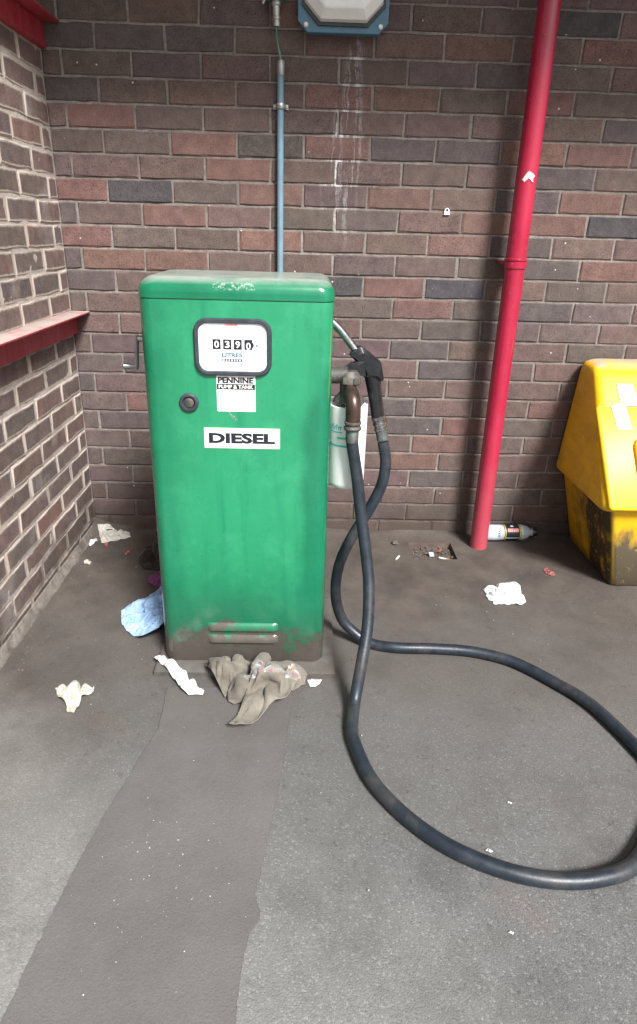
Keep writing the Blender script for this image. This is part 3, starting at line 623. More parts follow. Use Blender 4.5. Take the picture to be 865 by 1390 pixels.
# dial
gx, gz_ = 0.6995, 0.927
o = plate(0.182, 0.133, gx, FY + 0.003, FY - 0.009, gz_, 0.030, 8)
inner = rr2(0.162, 0.113, 0.022, 8); outer = rr2(0.184, 0.135, 0.032, 8); g = G()
g.loft([[Vector((gx + a, y, gz_ + c)) for a, c in P_] for P_, y in ((outer, FY + 0.002), (outer, FY - 0.006), (rr2(0.178, 0.129, 0.029, 8), FY - 0.010), (rr2(0.167, 0.118, 0.024, 8), FY - 0.010), (inner, FY - 0.007), (inner, FY + 0.002))], cap=False)
gau = g.build('gauge', M['bezel'], t, 30)
plate(0.1635, 0.1145, gx, FY + 0.001, FY - 0.0035, gz_, 0.022, 8).build('dial_face', M['dial'], gau, 30)
DY = FY - 0.0037
for i, dgt in enumerate('0390'):
    cx = gx - 0.0385 + 0.0250 * i; cz = gz_ + 0.0070
    w_ = plate(0.0190, 0.0235, cx, DY + 0.0002, DY - 0.0003, cz).build('digit_window', M['ink'], gau, 0)
    text(dgt, 0.0110, 0.0165, cx, DY - 0.0006, cz + (0 if i < 3 else -0.003), 0.02).build('digit', M['white'], gau, 0)
g = G().prism([(0.0055 * math.sin(a) if a else 0, 0.0070 * math.cos(a)) for a in [PI * k / 10 for k in range(11)]], DY + 0.0001, DY - 0.0004, lambda a, c, d: Vector((gx + 0.0440 + a, d, gz_ + 0.006 + c))); g.build('wheel_edge', M['ink'], gau, 0)
g = G().prism([(-0.007, 0), (-0.002, 0.0032), (-0.002, 0.001), (0.006, 0.001), (0.006, -0.001), (-0.002, -0.001), (-0.002, -0.0032)], DY + 0.0001, DY - 0.0003, lambda a, c, d: Vector((gx + 0.0600 + a, d, gz_ + 0.0050 + c))); g.build('arrow', M['inkblue'], gau, 0)
text('LITRES', 0.0485, 0.0100, gx - 0.0025, DY - 0.0003, gz_ - 0.0180, 0.035).build('lettering', M['inkblue'], gau, 0)
plate(0.047, 0.0060, gx - 0.0025, DY + 0.0002, DY - 0.0003, gz_ - 0.0305).build('counter_strip', M['ink'], gau, 0)
g = G()
for i in range(7): g.box(gx - 0.0240 + 0.0064 * i, gx - 0.0208 + 0.0064 * i, DY - 0.0006, DY - 0.0004, gz_ - 0.0322, gz_ - 0.0288)
g.build('counter_marks', M['white'], gau, 0)
plate(0.030, 0.006, gx - 0.003, DY + 0.0002, DY - 0.0003, gz_ + 0.0525, 0.0028).build('red_smudge', M['pink'], gau, 0)
# maker's sticker
sx, sz = 0.704, 0.8150
st = plate(0.0945, 0.0890, sx, FY + 0.001, FY - 0.0006, sz - 0.0012, 0.002).build('sticker', M['white'], t, 0)
text('PENNINE', 0.086, 0.0148, sx - 0.0005, FY - 0.0009, sz + 0.0325, 0.05).build('lettering', M['ink'], st, 0)
plate(0.0925, 0.0135, sx, FY - 0.0004, FY - 0.0010, sz + 0.0165).build('black_band', M['ink'], st, 0)
text('PUMP & TANK', 0.084, 0.0092, sx, FY - 0.0013, sz + 0.0165, 0.03).build('lettering', M['white'], st, 0)
rnd = random.Random(3); g = G()
for r_, w_ in ((-0.015, 0.074), (-0.0265, 0.082), (-0.0375, 0.082)):
    x = sx - w_ / 2
    while x < sx + w_ / 2:
        l = rnd.uniform(0.0022, 0.0036)
        g.box(x, x + l * 0.75, FY - 0.0010, FY - 0.0007, sz + r_ - 0.0022, sz + r_ + rnd.uniform(0.001, 0.0026)); x += l + 0.0022
g.build('fine_print', M['inkpale'], st, 0)
lb = plate(0.1895, 0.0530, 0.7165, FY + 0.001, FY - 0.0008, 0.7000).build('fuel_label', M['cream'], t, 0)
plate(0.1835, 0.0475, 0.7165, FY - 0.0006, FY - 0.0011, 0.7000).build('label_face', M['white'], lb, 0)
text('DIESEL', 0.166, 0.0275, 0.7160, FY - 0.0014, 0.7000, 0.050).build('lettering', M['ink'], lb, 0)
# scratch mark under the sticker
g = G()
for a, c, l, s_ in ((0.686, 0.765, 0.020, -1.0), (0.690, 0.762, 0.024, -0.75), (0.698, 0.758, 0.014, -1.2), (0.683, 0.768, 0.008, -0.3)):
    d = Vector((math.cos(s_), 0, math.sin(s_))); nn = Vector((-d.z, 0, d.x)) * 0.0009; p0 = Vector((a, FY - 0.0006, c)); p1 = p0 + d * l
    g.add([p0 - nn, p0 + nn, p1 + nn * 0.3, p1 - nn * 0.3], [(0, 1, 2, 3)])
g.build('scratch', M['inkpale'], t, 0)
# recessed round lock
kx, kz = 0.5885, 0.790
lk = G().lathe([(0.0235, -0.002), (0.0235, 0.005), (0.0205, 0.008), (0.0165, 0.008), (0.0150, 0.004), (0.013, 0.001), (0.0, 0.0005)], (kx, FY, kz), (0, -1, 0), 32).build('lock', M['bezel'], t)
G().lathe([(0.0125, 0.0), (0.0120, 0.003), (0.0105, 0.0042), (0.0, 0.0042)], (kx, FY - 0.001, kz), (0, -1, 0), 24).build('lock_barrel', M['iron'], lk)
# pressed louvres near the foot
for zc in (0.140, 0.100):
    g = G(); rows = []; N = 24
    for i in range(N + 1):
        u = i / N; x = 0.6085 + 0.199 * u; e = min(1, min(u, 1 - u) / 0.09); e = math.sqrt(max(0.0, 1 - (1 - e) ** 2))
        rows.append([(x, FY + 0.001, zc + 0.0125), (x, FY - 0.0045 * e, zc + 0.0090), (x, FY - 0.0085 * e, zc + 0.001), (x, FY - 0.0095 * e, zc - 0.0075), (x, FY - 0.0088 * e, zc - 0.0105), (x, FY + 0.001, zc - 0.0112)])
    g.loft(rows, cap=False, closed=False); g.build('louvre', M['green'], t, 50)
# winding crank on the left side
ck = G().sweep([(PX0 + 0.01, -0.72, 0.915), (PX0 - 0.052, -0.72, 0.915)], 0.008, 12).build('crank', M['steel'], t)
g = G(); g.sweep([(PX0 - 0.049, -0.72, 0.925), (PX0 - 0.050, -0.72, 0.912), (PX0 - 0.053, -0.72, 0.875), (PX0 - 0.056, -0.72, 0.842), (PX0 - 0.0565, -0.72, 0.834)], [(0.004, 0.009), (0.006, 0.0115), (0.006, 0.0085), (0.006, 0.009), (0.004, 0.006)], 12); g.build('crank_arm', M['galv'], ck)
G().lathe([(0.0075, 0), (0.0075, 0.004), (0.0055, 0.010), (0.0085, 0.028), (0.0095, 0.034), (0.006, 0.037), (0, 0.037)], (PX0 - 0.055, -0.72, 0.842), (-1, 0, 0), 18).build('crank_knob', M['steel'], ck)
# outlet: cast iron head, white spin-on filter, brown elbow
fx, fy = 0.990, -0.755
out = G().sweep([(PX1 - 0.01, -0.745, 0.835), (PX1 + 0.02, -0.748, 0.836), (0.985, -0.752, 0.838)], 0.022, 18).build('outlet', M['iron'], t)
g = G(); g.lathe([(0.040, 0.0), (0.043, 0.004), (0.040, 0.014), (0.030, 0.024), (0.026, 0.030), (0.026, 0.052), (0.029, 0.054), (0.029, 0.072), (0.023, 0.080), (0.018, 0.086), (0.0, 0.087)], (fx, fy, 0.764), seg=20)
for a in range(6): g.box(*(lambda cx, cy: (cx - 0.006, cx + 0.006, cy - 0.006, cy + 0.006))(fx + 0.029 * math.cos(a * PI / 3), fy + 0.029 * math.sin(a * PI / 3)), 0.819, 0.836, 0.0015)
g.build('filter_head', M['iron'], out)
fl = G().lathe([(0.012, 0.0), (0.036, 0.001), (0.046, 0.007), (0.0505, 0.02), (0.0515, 0.225), (0.0515, 0.234), (0.049, 0.236), (0.048, 0.232), (0.0, 0.230)], (fx, fy, 0.526), seg=40).build('filter', M['filter'], t)
def oncyl(a0, a1, z0, z1, sl_=0.0, r=0.0521, n=14):
    g = G(); rr_ = []
    for i in range(n + 1):
        a = a0 + (a1 - a0) * i / n; zz = sl_ * i / n
        rr_.append([(fx + r * math.sin(a), fy - r * math.cos(a), z0 + zz), (fx + r * math.sin(a), fy - r * math.cos(a), z1 + zz)])
    return g.loft(rr_, cap=False, closed=False)
oncyl(-1.3, 0.6, 0.654, 0.659).build('band', M['teal'], fl)
g = oncyl(-0.62, -0.05, 0.676, 0.681, 0.0); g.build('lettering', M['teal'], fl)
g = G(); rnd = random.Random(8)
for i in range(6):
    a = -1.05 + 0.115 * i; h_ = rnd.uniform(0.010, 0.017)
    q_ = oncyl(a, a + 0.045, 0.700, 0.700 + h_, 0, n=2); g.add(q_.v, q_.f); q_ = oncyl(a, a + 0.10, 0.700 + h_ - 0.004, 0.700 + h_ - 0.0008, 0, 0.0523, 2); g.add(q_.v, q_.f)
q_ = oncyl(-1.1, -0.35, 0.6925, 0.6955); g.add(q_.v, q_.f)
g.build('lettering', M['teal'], fl)
el = [(0.990, -0.765, 0.800), (0.991, -0.790, 0.800), (0.993, -0.812, 0.796), (0.995, -0.826, 0.785), (0.9965, -0.833, 0.768), (0.997, -0.834, 0.748), (0.997, -0.834, 0.730)]
eb = G().sweep(spline(el, 5), 0.0198, 22, ref=(1, 0, 0)).build('elbow', M['bronze'], t)
G().lathe([(0.0205, 0), (0.0225, 0.002), (0.0235, 0.006), (0.0215, 0.010), (0.0195, 0.012), (0.0205, 0.016), (0.0225, 0.018), (0.0225, 0.022), (0.0200, 0.024)], (0.997, -0.834, 0.712), seg=24).build('swivel_nut', M['iron'], eb)
G().lathe([(0.0155, 0), (0.0170, 0.001), (0.0170, 0.034), (0.0160, 0.036)], (0.997, -0.834, 0.679), seg=24).build('ferrule', M['ferrule'], eb)
# hose: from the elbow to the ground, round the loop and back up to the nozzle
HR = 0.0160
def gp(px, py): v_ = gz(px, py, HR); v_.z = HR + hgt(v_.x, v_.y) + 0.001; return v_
hp = [Vector((0.997, -0.834, 0.695)), gy(480, 600, -0.833)] + [gy(*a, c) for a, c in (((487, 650), -0.837), ((492.5, 700), -0.85), ((500, 760), -0.88), ((503, 800), -0.91), ((501, 850), -0.957), ((493, 900), -1.012))]
v_ = gy(484, 950, -1.062); v_.z = max(v_.z, HR + 0.012); hp += [v_, gp(480, 988), gp(484, 1010), gp(505, 1056), gp(540, 1096), gp(590, 1136), gp(640, 1164), gp(700, 1186), gp(760, 1196), gp(815, 1193), gp(862, 1175)]
hp += [Vector((x, y, HR + 0.001 + hgt(x, y))) for x, y in ((1.635, -1.430), (1.695, -1.345), (1.722, -1.262))]
hp += [gp(868, 1016), gp(832, 981), gp(800, 954), gp(760, 929), gp(700, 899), gp(645, 885), gp(590, 880.5), gp(540, 879)]
hp += [gy(505, 873, -0.783), gy(480, 856, -0.762), gy(465, 838, -0.752), gy(457.5, 806, -0.745), gy(462, 768, -0.742), gy(479, 730, -0.74), gy(504, 690, -0.735), gy(520, 658, -0.728), gy(525.5, 628, -0.722), gy(522, 600, -0.715)]
hose = G().sweep(spline(hp, 9), HR, 16).build('hose', M['rubber'], t, 60)
# nozzle hung on the right side
NY = -0.705
def np_(px, py, dy=0.0): return gy(px, py, NY + dy)
def facet(poly, hd, bev, dy_=0.0):
    c_ = Vector((sum(p[0] for p in poly), sum(p[1] for p in poly), 0)) / len(poly)
    def ring(k, dy): return [gy(c_.x + (a - c_.x) * k, c_.y + (b_ - c_.y) * k, NY + dy_) + Vector((0, dy, 0)) for a, b_ in poly]
    return G().loft([ring(bev, -hd), ring(0.97, -hd * 0.62), ring(1.0, -hd * 0.3), ring(1.0, hd * 0.3), ring(0.97, hd * 0.62), ring(bev, hd)])
nozzle = facet([(476, 481), (479, 476), (489, 469), (493, 470), (504, 478), (515, 487), (519, 491), (521, 500), (523, 514), (521, 517), (511, 515), (499, 511), (494, 500), (487, 492)], 0.024, 0.66).build('nozzle', M['black'], t, 28)
G().sweep(spline([np_(447, 432), np_(455, 439), np_(464, 448), np_(472, 458), np_(480, 469), np_(487, 478)], 4), [0.0105] * 21, 16).build('spout', M['steel'], nozzle)
facet([(497, 489), (488, 490), (479, 492), (473, 496), (468, 501), (463.5, 507), (470, 508), (477, 506), (483, 509), (490, 511), (499, 511)], 0.017, 0.6, -0.022).build('guard', M['black'], nozzle, 28)
G().sweep(spline([np_(484, 498), np_(486, 508), np_(487, 516), np_(486, 521)], 3), 0.0035, 8).build('trigger', M['black'], nozzle)
G().sweep([np_(506, 502), np_(508.5, 516), np_(511, 535), np_(513.5, 552), np_(515, 566)], [(0.0235, 0.020), (0.0215, 0.019), (0.0195, 0.018), (0.0185, 0.0175), (0.0180, 0.017)], 18).build('handle', M['black'], nozzle)
d_ = (np_(519, 582) - np_(515, 563)).normalized()
G().lathe([(0.016, 0), (0.0195, 0.002), (0.0195, 0.010), (0.0175, 0.012), (0.0175, 0.018), (0.0195, 0.020), (0.0195, 0.026), (0.016, 0.028), (0.0165, 0.034), (0.0190, 0.036), (0.0190, 0.041), (0.016, 0.043)], np_(515, 564), d_, 20).build('swivel', M['steel'], nozzle)
G().lathe([(0.0155, 0), (0.0168, 0.001), (0.0168, 0.029), (0.0158, 0.030)], np_(519.2, 583.5), (np_(522, 600) - np_(519, 583)).normalized(), 20).build('ferrule', M['ferrule'], nozzle)

pump.location.x -= 0.004
# ------------------------------------------------------------------ yellow grit bin
BX0, BX1 = 1.885, 2.86
t = thing('grit_bin', (2.4, -0.22, 0), 'yellow plastic grit bin with sloping hinged lid and scorched side', 'grit bin')
def sec(x0, x1, y0, y1, r, z): return rrect(x0, x1, y0, y1, r, z, 4)
G().loft([sec(2.004, BX1 - 0.115, -0.400, -0.010, 0.022, 0.002), sec(1.998, BX1 - 0.113, -0.408, -0.009, 0.026, 0.012), sec(1.955, BX1 - 0.07, -0.430, -0.009, 0.026, 0.18), sec(1.910, BX1 - 0.02, -0.452, -0.009, 0.026, 0.345)]).build('tub', M['yellowlow'], t, 35)
def lidring(y0, y1, i, z, r=0.030): return rrect(BX0 + i, BX1 - i, y0, y1, r, z, 5)
# hood: profile of front edge / side inset with height
LID = [(0.326, -0.462, 0.004), (0.332, -0.470, 0.000), (0.345, -0.474, -0.002), (0.362, -0.466, 0.000), (0.60, -0.275, 0.018), (0.722, -0.176, 0.028), (0.744, -0.154, 0.032), (0.757, -0.134, 0.042), (0.763, -0.112, 0.060), (0.765, -0.095, 0.078)]
def lid_at(z):
    for a, b_ in zip(LID, LID[1:]):
        if a[0] <= z <= b_[0]:
            k = (z - a[0]) / (b_[0] - a[0]); return a[1] + (b_[1] - a[1]) * k, a[2] + (b_[2] - a[2]) * k
SEAM = 0.640
G().loft([lidring(y_, -0.012, i_, z_) for z_, y_, i_ in LID]).build('hood', M['yellow'], t, 35)
sl_dir = Vector((0, lid_at(0.70)[0] - lid_at(0.50)[0], 0.20)).normalized(); nrm = Vector((0, -sl_dir.z, sl_dir.y))
def slope(x, s_, off): P_ = Vector((x, lid_at(SEAM)[0], SEAM)); return P_ + sl_dir * s_ + nrm * off
def slab(x0, x1, s0, s1, h0, h1, bev, taper=0.0):
    a = [(x0, s0), (x1, s0), (x1 + taper, s1), (x0 + taper, s1)]
    def ring(i, h): cx = sum(p[0] for p in a) / 4; cs = sum(p[1] for p in a) / 4; return [slope(x + (i if x < cx else -i), s_ + (i if s_ < cs else -i), h) for x, s_ in a]
    return G().loft([ring(0, h0), ring(0, h1 - bev), ring(bev, h1)])
def hinge(x):
    hg = slab(x, x + 0.052, -0.095, -0.004, 0.0092, 0.0125, 0.001, -0.012).build('hinge', M['hinge'], t, 0)
    slab(x + 0.030, x + 0.090, 0.004, 0.085, 0.0005, 0.0035, 0.001, -0.006).build('hinge_leaf', M['hinge'], hg, 0)
    G().sweep([slope(x - 0.002, 0.0, 0.008), slope(x + 0.085, 0.0, 0.008)], 0.0055, 10).build('hinge_pin', M['hinge'], hg)
    for s_ in (-0.03, -0.07): G().lathe([(0.004, 0), (0.003, 0.0025), (0, 0.003)], slope(x + 0.022 + s_ * 0.1, s_, 0.0125), nrm, 8).build('rivet', M['galv'], hg)
hinge(1.958); hinge(2.60)
def pillow(x0, x1, s0, s1, h0, h1, r_):
    g = G(); rings = []
    for i_, h_ in ((0, h0), (0, h1 - 0.007), (0.002, h1 - 0.003), (0.007, h1)):
        rings.append([slope(q_.x, q_.y, h_) for q_ in rrect(x0 + i_, x1 - i_, s0 + i_, s1 - i_, r_, 0, 5)])
    return g.loft(rings)
ld = pillow(BX0 + 0.010, BX1 - 0.010, -0.385, -0.003, -0.004, 0.009, 0.014).build('lid', M['yellow'], t, 35)
pn = pillow(2.005, 2.735, -0.345, -0.115, 0.004, 0.024, 0.05).build('raised_panel', M['yellow'], ld, 35)

# ------------------------------------------------------------------ litter
def heap_geo(outline, H, seed, slack=1.4, bend=None, n=None, steps=90, paper=False, ctr=None, lift=None, zb=0.002, gravity=0.25, hold=0.2, bs=None, **_):
    """A sheet cut longer than the outline it lies in, so that it buckles into real folds (position-based cloth)."""
    P = np.array([(p[0], p[1]) for p in outline], float); m = len(P)
    c = np.array(ctr[:2]) if ctr else P.mean(0)
    L = np.r_[0, np.cumsum(np.linalg.norm(np.roll(P, -1, 0) - P, axis=1))]
    PP = np.vstack([P, P[:1]])
    def at(t): t = (t % 1.0) * L[-1]; return np.stack([np.interp(t, L, PP[:, 0]), np.interp(t, L, PP[:, 1])], -1)
    size = math.sqrt(abs(0.5 * np.sum(P[:, 0] * np.roll(P[:, 1], -1) - np.roll(P[:, 0], -1) * P[:, 1])))
    n = n or (12 if size < 0.03 else 24 if size < 0.07 else 44); bend = bend if bend is not None else (0.8 if paper else 0.5); bs = bs or (4 if n > 30 else 2)
    u, v = np.meshgrid(np.linspace(-1, 1, n), np.linspace(-1, 1, n), indexing='ij')
    k = np.maximum(np.abs(u), np.abs(v)); ks = np.where(k < 1e-6, 1, k); a, b = u / ks, v / ks
    t = np.where(b <= -1 + 1e-9, (a + 1) / 8, np.where(a >= 1 - 1e-9, 0.25 + (b + 1) / 8, np.where(b >= 1 - 1e-9, 0.5 + (1 - a) / 8, 0.75 + (1 - b) / 8)))
    X2 = c + (at(t) - c) * k[..., None]
    rs = np.random.RandomState(seed); sdv = Vector((seed * 3.7, seed * 1.9, 0.5))
    X = np.zeros((n, n, 3)); X[..., :2] = X2
    G0 = np.array([[hgt(X2[i, j, 0], X2[i, j, 1]) + zb + (lift(Vector((X2[i, j, 0], X2[i, j, 1], 0))) if lift else 0.0) for j in range(n)] for i in range(n)])
    nz = np.array([[noise.noise(Vector((X2[i, j, 0], X2[i, j, 1], 0)) * (4.0 / size) + sdv) + 0.5 * noise.noise(Vector((X2[i, j, 0], X2[i, j, 1], 0)) * (11.0 / size) + sdv) for j in range(n)] for i in range(n)])
    dome = (1 - k ** 2.5)
    X[..., 2] = G0 + H * dome * (0.55 + 0.55 * nz) + rs.uniform(0, 0.002, (n, n))
    sl_ = 1 + (slack * (1 + 0.15 * nz) - 1) * (1 - 0.92 * k ** 3)
    def rest(A, B, sa): return np.linalg.norm(X2[B] - X2[A], axis=-1) * sa[A]
    S_ = np.s_; cons = []
    def addc(A, B, w): cons.append((A, B, rest(A, B, sl_), w))
    for p0 in (0, 1):
        addc(S_[p0:n - 1:2, :], S_[p0 + 1:n:2, :], 1.0) if True else None
        addc(S_[:, p0:n - 1:2], S_[:, p0 + 1:n:2], 1.0)
        addc(S_[p0:n - 1:2, 0:n - 1], S_[p0 + 1:n:2, 1:n], 0.6); addc(S_[p0:n - 1:2, 1:n], S_[p0 + 1:n:2, 0:n - 1], 0.6)
    for q in ((2,) if bs == 2 else (2, bs)):
        for p0 in range(2 * q):
            if p0 + q < n: addc(S_[p0:n - q:2 * q, :], S_[p0 + q:n:2 * q, :], bend * (0.5 if q == 2 else 0.35)); addc(S_[:, p0:n - q:2 * q], S_[:, p0 + q:n:2 * q], bend * (0.5 if q == 2 else 0.35))
    fixed = cons
    V = np.zeros_like(X); edge_w = (k > 0.97)[..., None] * hold + (k > 0.6)[..., None] * hold * 0.05
    T = X.copy(); dt = 0.02
    for st in range(steps):
        V *= 0.93; V[..., 2] -= gravity * dt; Y = X + V * dt
        for it in range(7):
            for A, B, rl, w in fixed:
                a_, b_ = Y[A], Y[B]; d = b_ - a_; ln = np.linalg.norm(d, axis=-1); ln = np.where(ln < 1e-7, 1e-7, ln)
                cr = d * ((ln - rl) / ln * 0.5 * w)[..., None]; np.clip(cr, -0.004, 0.004, out=cr); Y[A] = a_ + cr; Y[B] = b_ - cr
            Y[..., :2] += (T[..., :2] - Y[..., :2]) * edge_w
            lo = Y[..., 2] < G0; Y[..., 2] = np.where(lo, G0, Y[..., 2]); Y[..., :2] = np.where(lo[..., None], X[..., :2] + (Y[..., :2] - X[..., :2]) * 0.5, Y[..., :2])
            hi = G0 + H * 1.25; Y[..., 2] = np.where(Y[..., 2] > hi, Y[..., 2] * 0.6 + hi * 0.4, Y[..., 2])
        V = np.clip((Y - X) / dt, -1.0, 1.0); X = Y
    g = G(); g.loft([[Vector(X[i, j]) for j in range(n)] for i in range(n)], cap=False, closed=False)
    return g, Vector((c[0], c[1], 0))
def heap(name, mat, parts, H, seed, label, cat, thick=0.0008, group=None, mats=None, **kw):
    if not isinstance(parts, dict): parts = {'p': [dict(outline=parts, H=H, seed=seed, **kw)]}
    g = G(); c = None
    for d in parts['p']:
        q, cc = heap_geo(**d); g.add(q.v, q.f); c = c or cc
    o = g.build(name, M[mat], base=(c.x, c.y, hgt(c.x, c.y)), smooth=35 if kw.get('paper') else 75)
    if mats:
        o.data.materials.append(M[mats[0]])
        for p_ in o.data.polygons:
            if mats[1](p_.center + o.location): p_.material_index = 1
    md = o.modifiers.new('thickness', 'SOLIDIFY'); md.thickness = thick; md.offset = 1.0
    return tag(o, label, cat, group)
def px2(pts, z=0.004): return [tuple(gz(a, b, c[0] if c else z))[:2] for a, b, *c in pts]

# white glove
heap('disposable_glove', 'latex', px2([(656, 800), (663, 794), (675, 797), (674, 793), (681, 790.5), (700, 790), (706, 794), (708, 805), (712, 809), (714, 816), (708, 820), (690, 820.5), (678, 819), (672, 820), (669, 818), (671, 815), (664, 814), (662, 811), (659, 808), (661, 805)]), 0.017, 3, 'white disposable glove lying flat on the ground below the red pipe', 'glove', slack=1.3, bs=3, ridge=15, warp=0.0015, flat=5, thick=0.0006, paper=True, rings=30, seg=160)
# stained glove ball
heap('crumpled_glove', 'latexold', px2([(75, 934), (79, 924, 0.03), (90, 921, 0.04), (106, 921, 0.04), (116, 928, 0.03), (120, 934, 0.02), (128, 931), (127, 938), (121, 945), (112, 950), (108, 958), (100, 966), (92, 965), (90, 958), (80, 950)], 0.006), 0.062, 7, 'crumpled stained yellowish glove lying alone on the bare ground', 'glove', slack=2.0, bs=3, gravity=0.05, bend=0.6, ridge=20, flat=3.2, warp=0.014, paper=True, rings=34, seg=150, thick=0.0008)
# tissue strip
pts = [(209, 893), (217, 891), (228, 898), (240, 905), (252, 913), (258, 924), (266, 930), (277, 936), (275, 941), (266, 940), (256, 941), (247, 936), (241, 926), (231, 915), (220, 905)]
heap('tissue_strip', 'paper', px2(pts, 0.018), 0.026, 12, 'twisted strip of white tissue on the edge of the concrete pad', 'tissue', ridge=36, warp=0.005, paper=True, rings=30, seg=150, thick=0.0006, ctr=tuple(gz(243, 916, 0.018))[:2], lift=lambda q: 0.019 if q.y > -0.94 and q.x > 0.445 else 0.010)
# grey garment: bundled body, flap trailing forward, sleeve and cuff
GP = [dict(outline=[(0.632, -0.925), (0.650, -0.965), (0.690, -0.985), (0.740, -1.000), (0.800, -1.005), (0.850, -1.000), (0.882, -0.975), (0.888, -0.935), (0.872, -0.905), (0.830, -0.895), (0.760, -0.893), (0.690, -0.893), (0.650, -0.900)], H=0.115, seed=22, n=72, slack=1.85, bs=5, bend=0.5, gravity=0.08, zb=0.012, ridge=9, flat=3.4, warp=0.014, rings=40, seg=170, stretch=(0.55, 2.0)),
      dict(outline=px2([(352, 918), (340, 940), (328, 965), (318, 985), (311, 995), (322, 998), (338, 993), (350, 980), (366, 968), (388, 957), (402, 943), (407, 925), (398, 914), (375, 912)], 0.006), H=0.055, seed=24, n=56, slack=1.35, bend=0.6, bs=5, hold=0.5, gravity=0.08, zb=0.011, ridge=8, flat=4.5, warp=0.006, rings=30, seg=120, stretch=(1.6, 0.7), ctr=tuple(gz(362, 945, 0.006))[:2], lift=lambda q: 0.030 * max(0.0, min(1.0, (q.y + 1.10) / 0.09))),
      dict(outline=px2([(279, 914), (285, 904), (304, 899), (322, 905), (326, 922), (316, 940), (306, 948), (297, 938), (288, 928)], 0.006), H=0.070, seed=27, slack=1.7, bs=5, gravity=0.08, zb=0.011, ridge=14, flat=3.0, warp=0.012, rings=22, seg=90),
      dict(outline=px2([(309, 942), (318, 934), (336, 926), (350, 926), (346, 938), (330, 955), (318, 958), (311, 954)], 0.006), H=0.055, seed=29, slack=1.5, bs=5, gravity=0.08, zb=0.011, ridge=14, flat=3.0, warp=0.008, rings=18, seg=70)]
heap('discarded_garment', 'denim', {'p': GP}, 0, 0, 'grubby grey garment with printed patch crumpled against the foot of the pump', 'garment', thick=0.0022,
     mats=('print', lambda p: 0.715 < p.x < 0.875 and -1.00 < p.y < -0.945 and p.z > 0.035 and noise.noise(p * 20) > -0.25))
# blue towel, purple rag, dark rag beside the pump
heap('paper_towel', 'bluecloth', [(0.272, -0.610), (0.292, -0.680), (0.330, -0.735), (0.385, -0.778), (0.437, -0.782), (0.462, -0.720), (0.466, -0.600), (0.466, -0.500), (0.440, -0.450), (0.400, -0.462), (0.360, -0.500), (0.330, -0.535), (0.305, -0.545)], 0.115, 31, 'crumpled pale blue paper towel beside the left side of the pump', 'paper towel', slack=1.8, bs=2, bend=0.25, n=72, gravity=0.22, hold=0.4, ridge=14, flat=3.6, warp=0.018, paper=True, thick=0.0008, rings=60, seg=230, ctr=(0.395, -0.600), lift=lambda q: 0.055 * max(0, min(1, (q.x - 0.36) / 0.08)))
heap('rag', 'purple', [(0.312, -0.385), (0.318, -0.430), (0.350, -0.455), (0.400, -0.450), (0.440, -0.430), (0.440, -0.380), (0.400, -0.350), (0.345, -0.352)], 0.060, 41, 'small purple rag tucked between blue towel and brown rag', 'rag', ridge=20, flat=3, warp=0.012)
heap('rag', 'brownrag', [(0.240, -0.245), (0.250, -0.290), (0.285, -0.330), (0.360, -0.340), (0.480, -0.320), (0.560, -0.270), (0.560, -0.180), (0.460, -0.120), (0.340, -0.105), (0.262, -0.130), (0.238, -0.185)], 0.060, 43, 'dark oily brown rag lying behind the pump', 'rag', ridge=8, flat=4, warp=0.006)
# papers in the corner
heap('paper_sheet', 'oldpaper', px2([(133, 717, 0.02), (147, 715, 0.02), (158, 718, 0.02), (163, 722, 0.015), (170, 718, 0.02), (176, 721, 0.015), (178, 729), (166, 732), (150, 735), (138, 737), (135, 727)]), 0.022, 51, 'grubby flattened sheet of white paper in the wall corner', 'paper', ridge=18, warp=0.004, paper=True, rings=24, seg=100, thick=0.0006)
heap('paper_scrap', 'paper', px2([(120, 741), (124, 736), (131, 733), (133, 735), (128, 739), (123, 742)]), 0.010, 53, 'small folded white scrap next to the side wall corner', 'paper scrap', ridge=50, warp=0.002, rings=8, seg=30)
heap('paper_scrap', 'oldpaper', px2([(114, 762), (119, 760), (124, 763), (122, 766), (115, 765)]), 0.008, 55, 'tiny grey paper scrap on the dirt below the side wall', 'paper scrap', ridge=50, warp=0.002, rings=8, seg=30)
heap('paper_scrap', 'paper', px2([(417, 921), (427, 920), (437, 921), (434, 926), (428, 930), (421, 930)], 0.008), 0.012, 57, 'small torn white paper scrap between grey garment and hose', 'paper scrap', ridge=40, warp=0.003, rings=10, seg=36)
heap('paper_scrap', 'redbit', px2([(737, 772), (743, 771), (752, 777), (754, 781), (748, 781), (741, 778)]), 0.006, 59, 'faded red paper scrap on the ground below the yellow bin', 'paper scrap', ridge=40, warp=0.002, rings=8, seg=30)
for (a, b_, c), lb_ in zip((((141, 738.5), (147, 737), (146, 741)), ((169, 751), (184, 743), (172, 752))), ('tiny red scrap touching the grubby corner paper', 'thin red strip on the dirt beside the dark brown rag')):
    heap('red_scrap', 'redbit', px2([a, ((a[0] + b_[0]) / 2, (a[1] + b_[1]) / 2 - 0.8), b_, c, ((a[0] + c[0]) / 2, (a[1] + c[1]) / 2 + 1)]), 0.005, 61, lb_, 'scrap', ridge=50, warp=0.001, rings=5, seg=20)
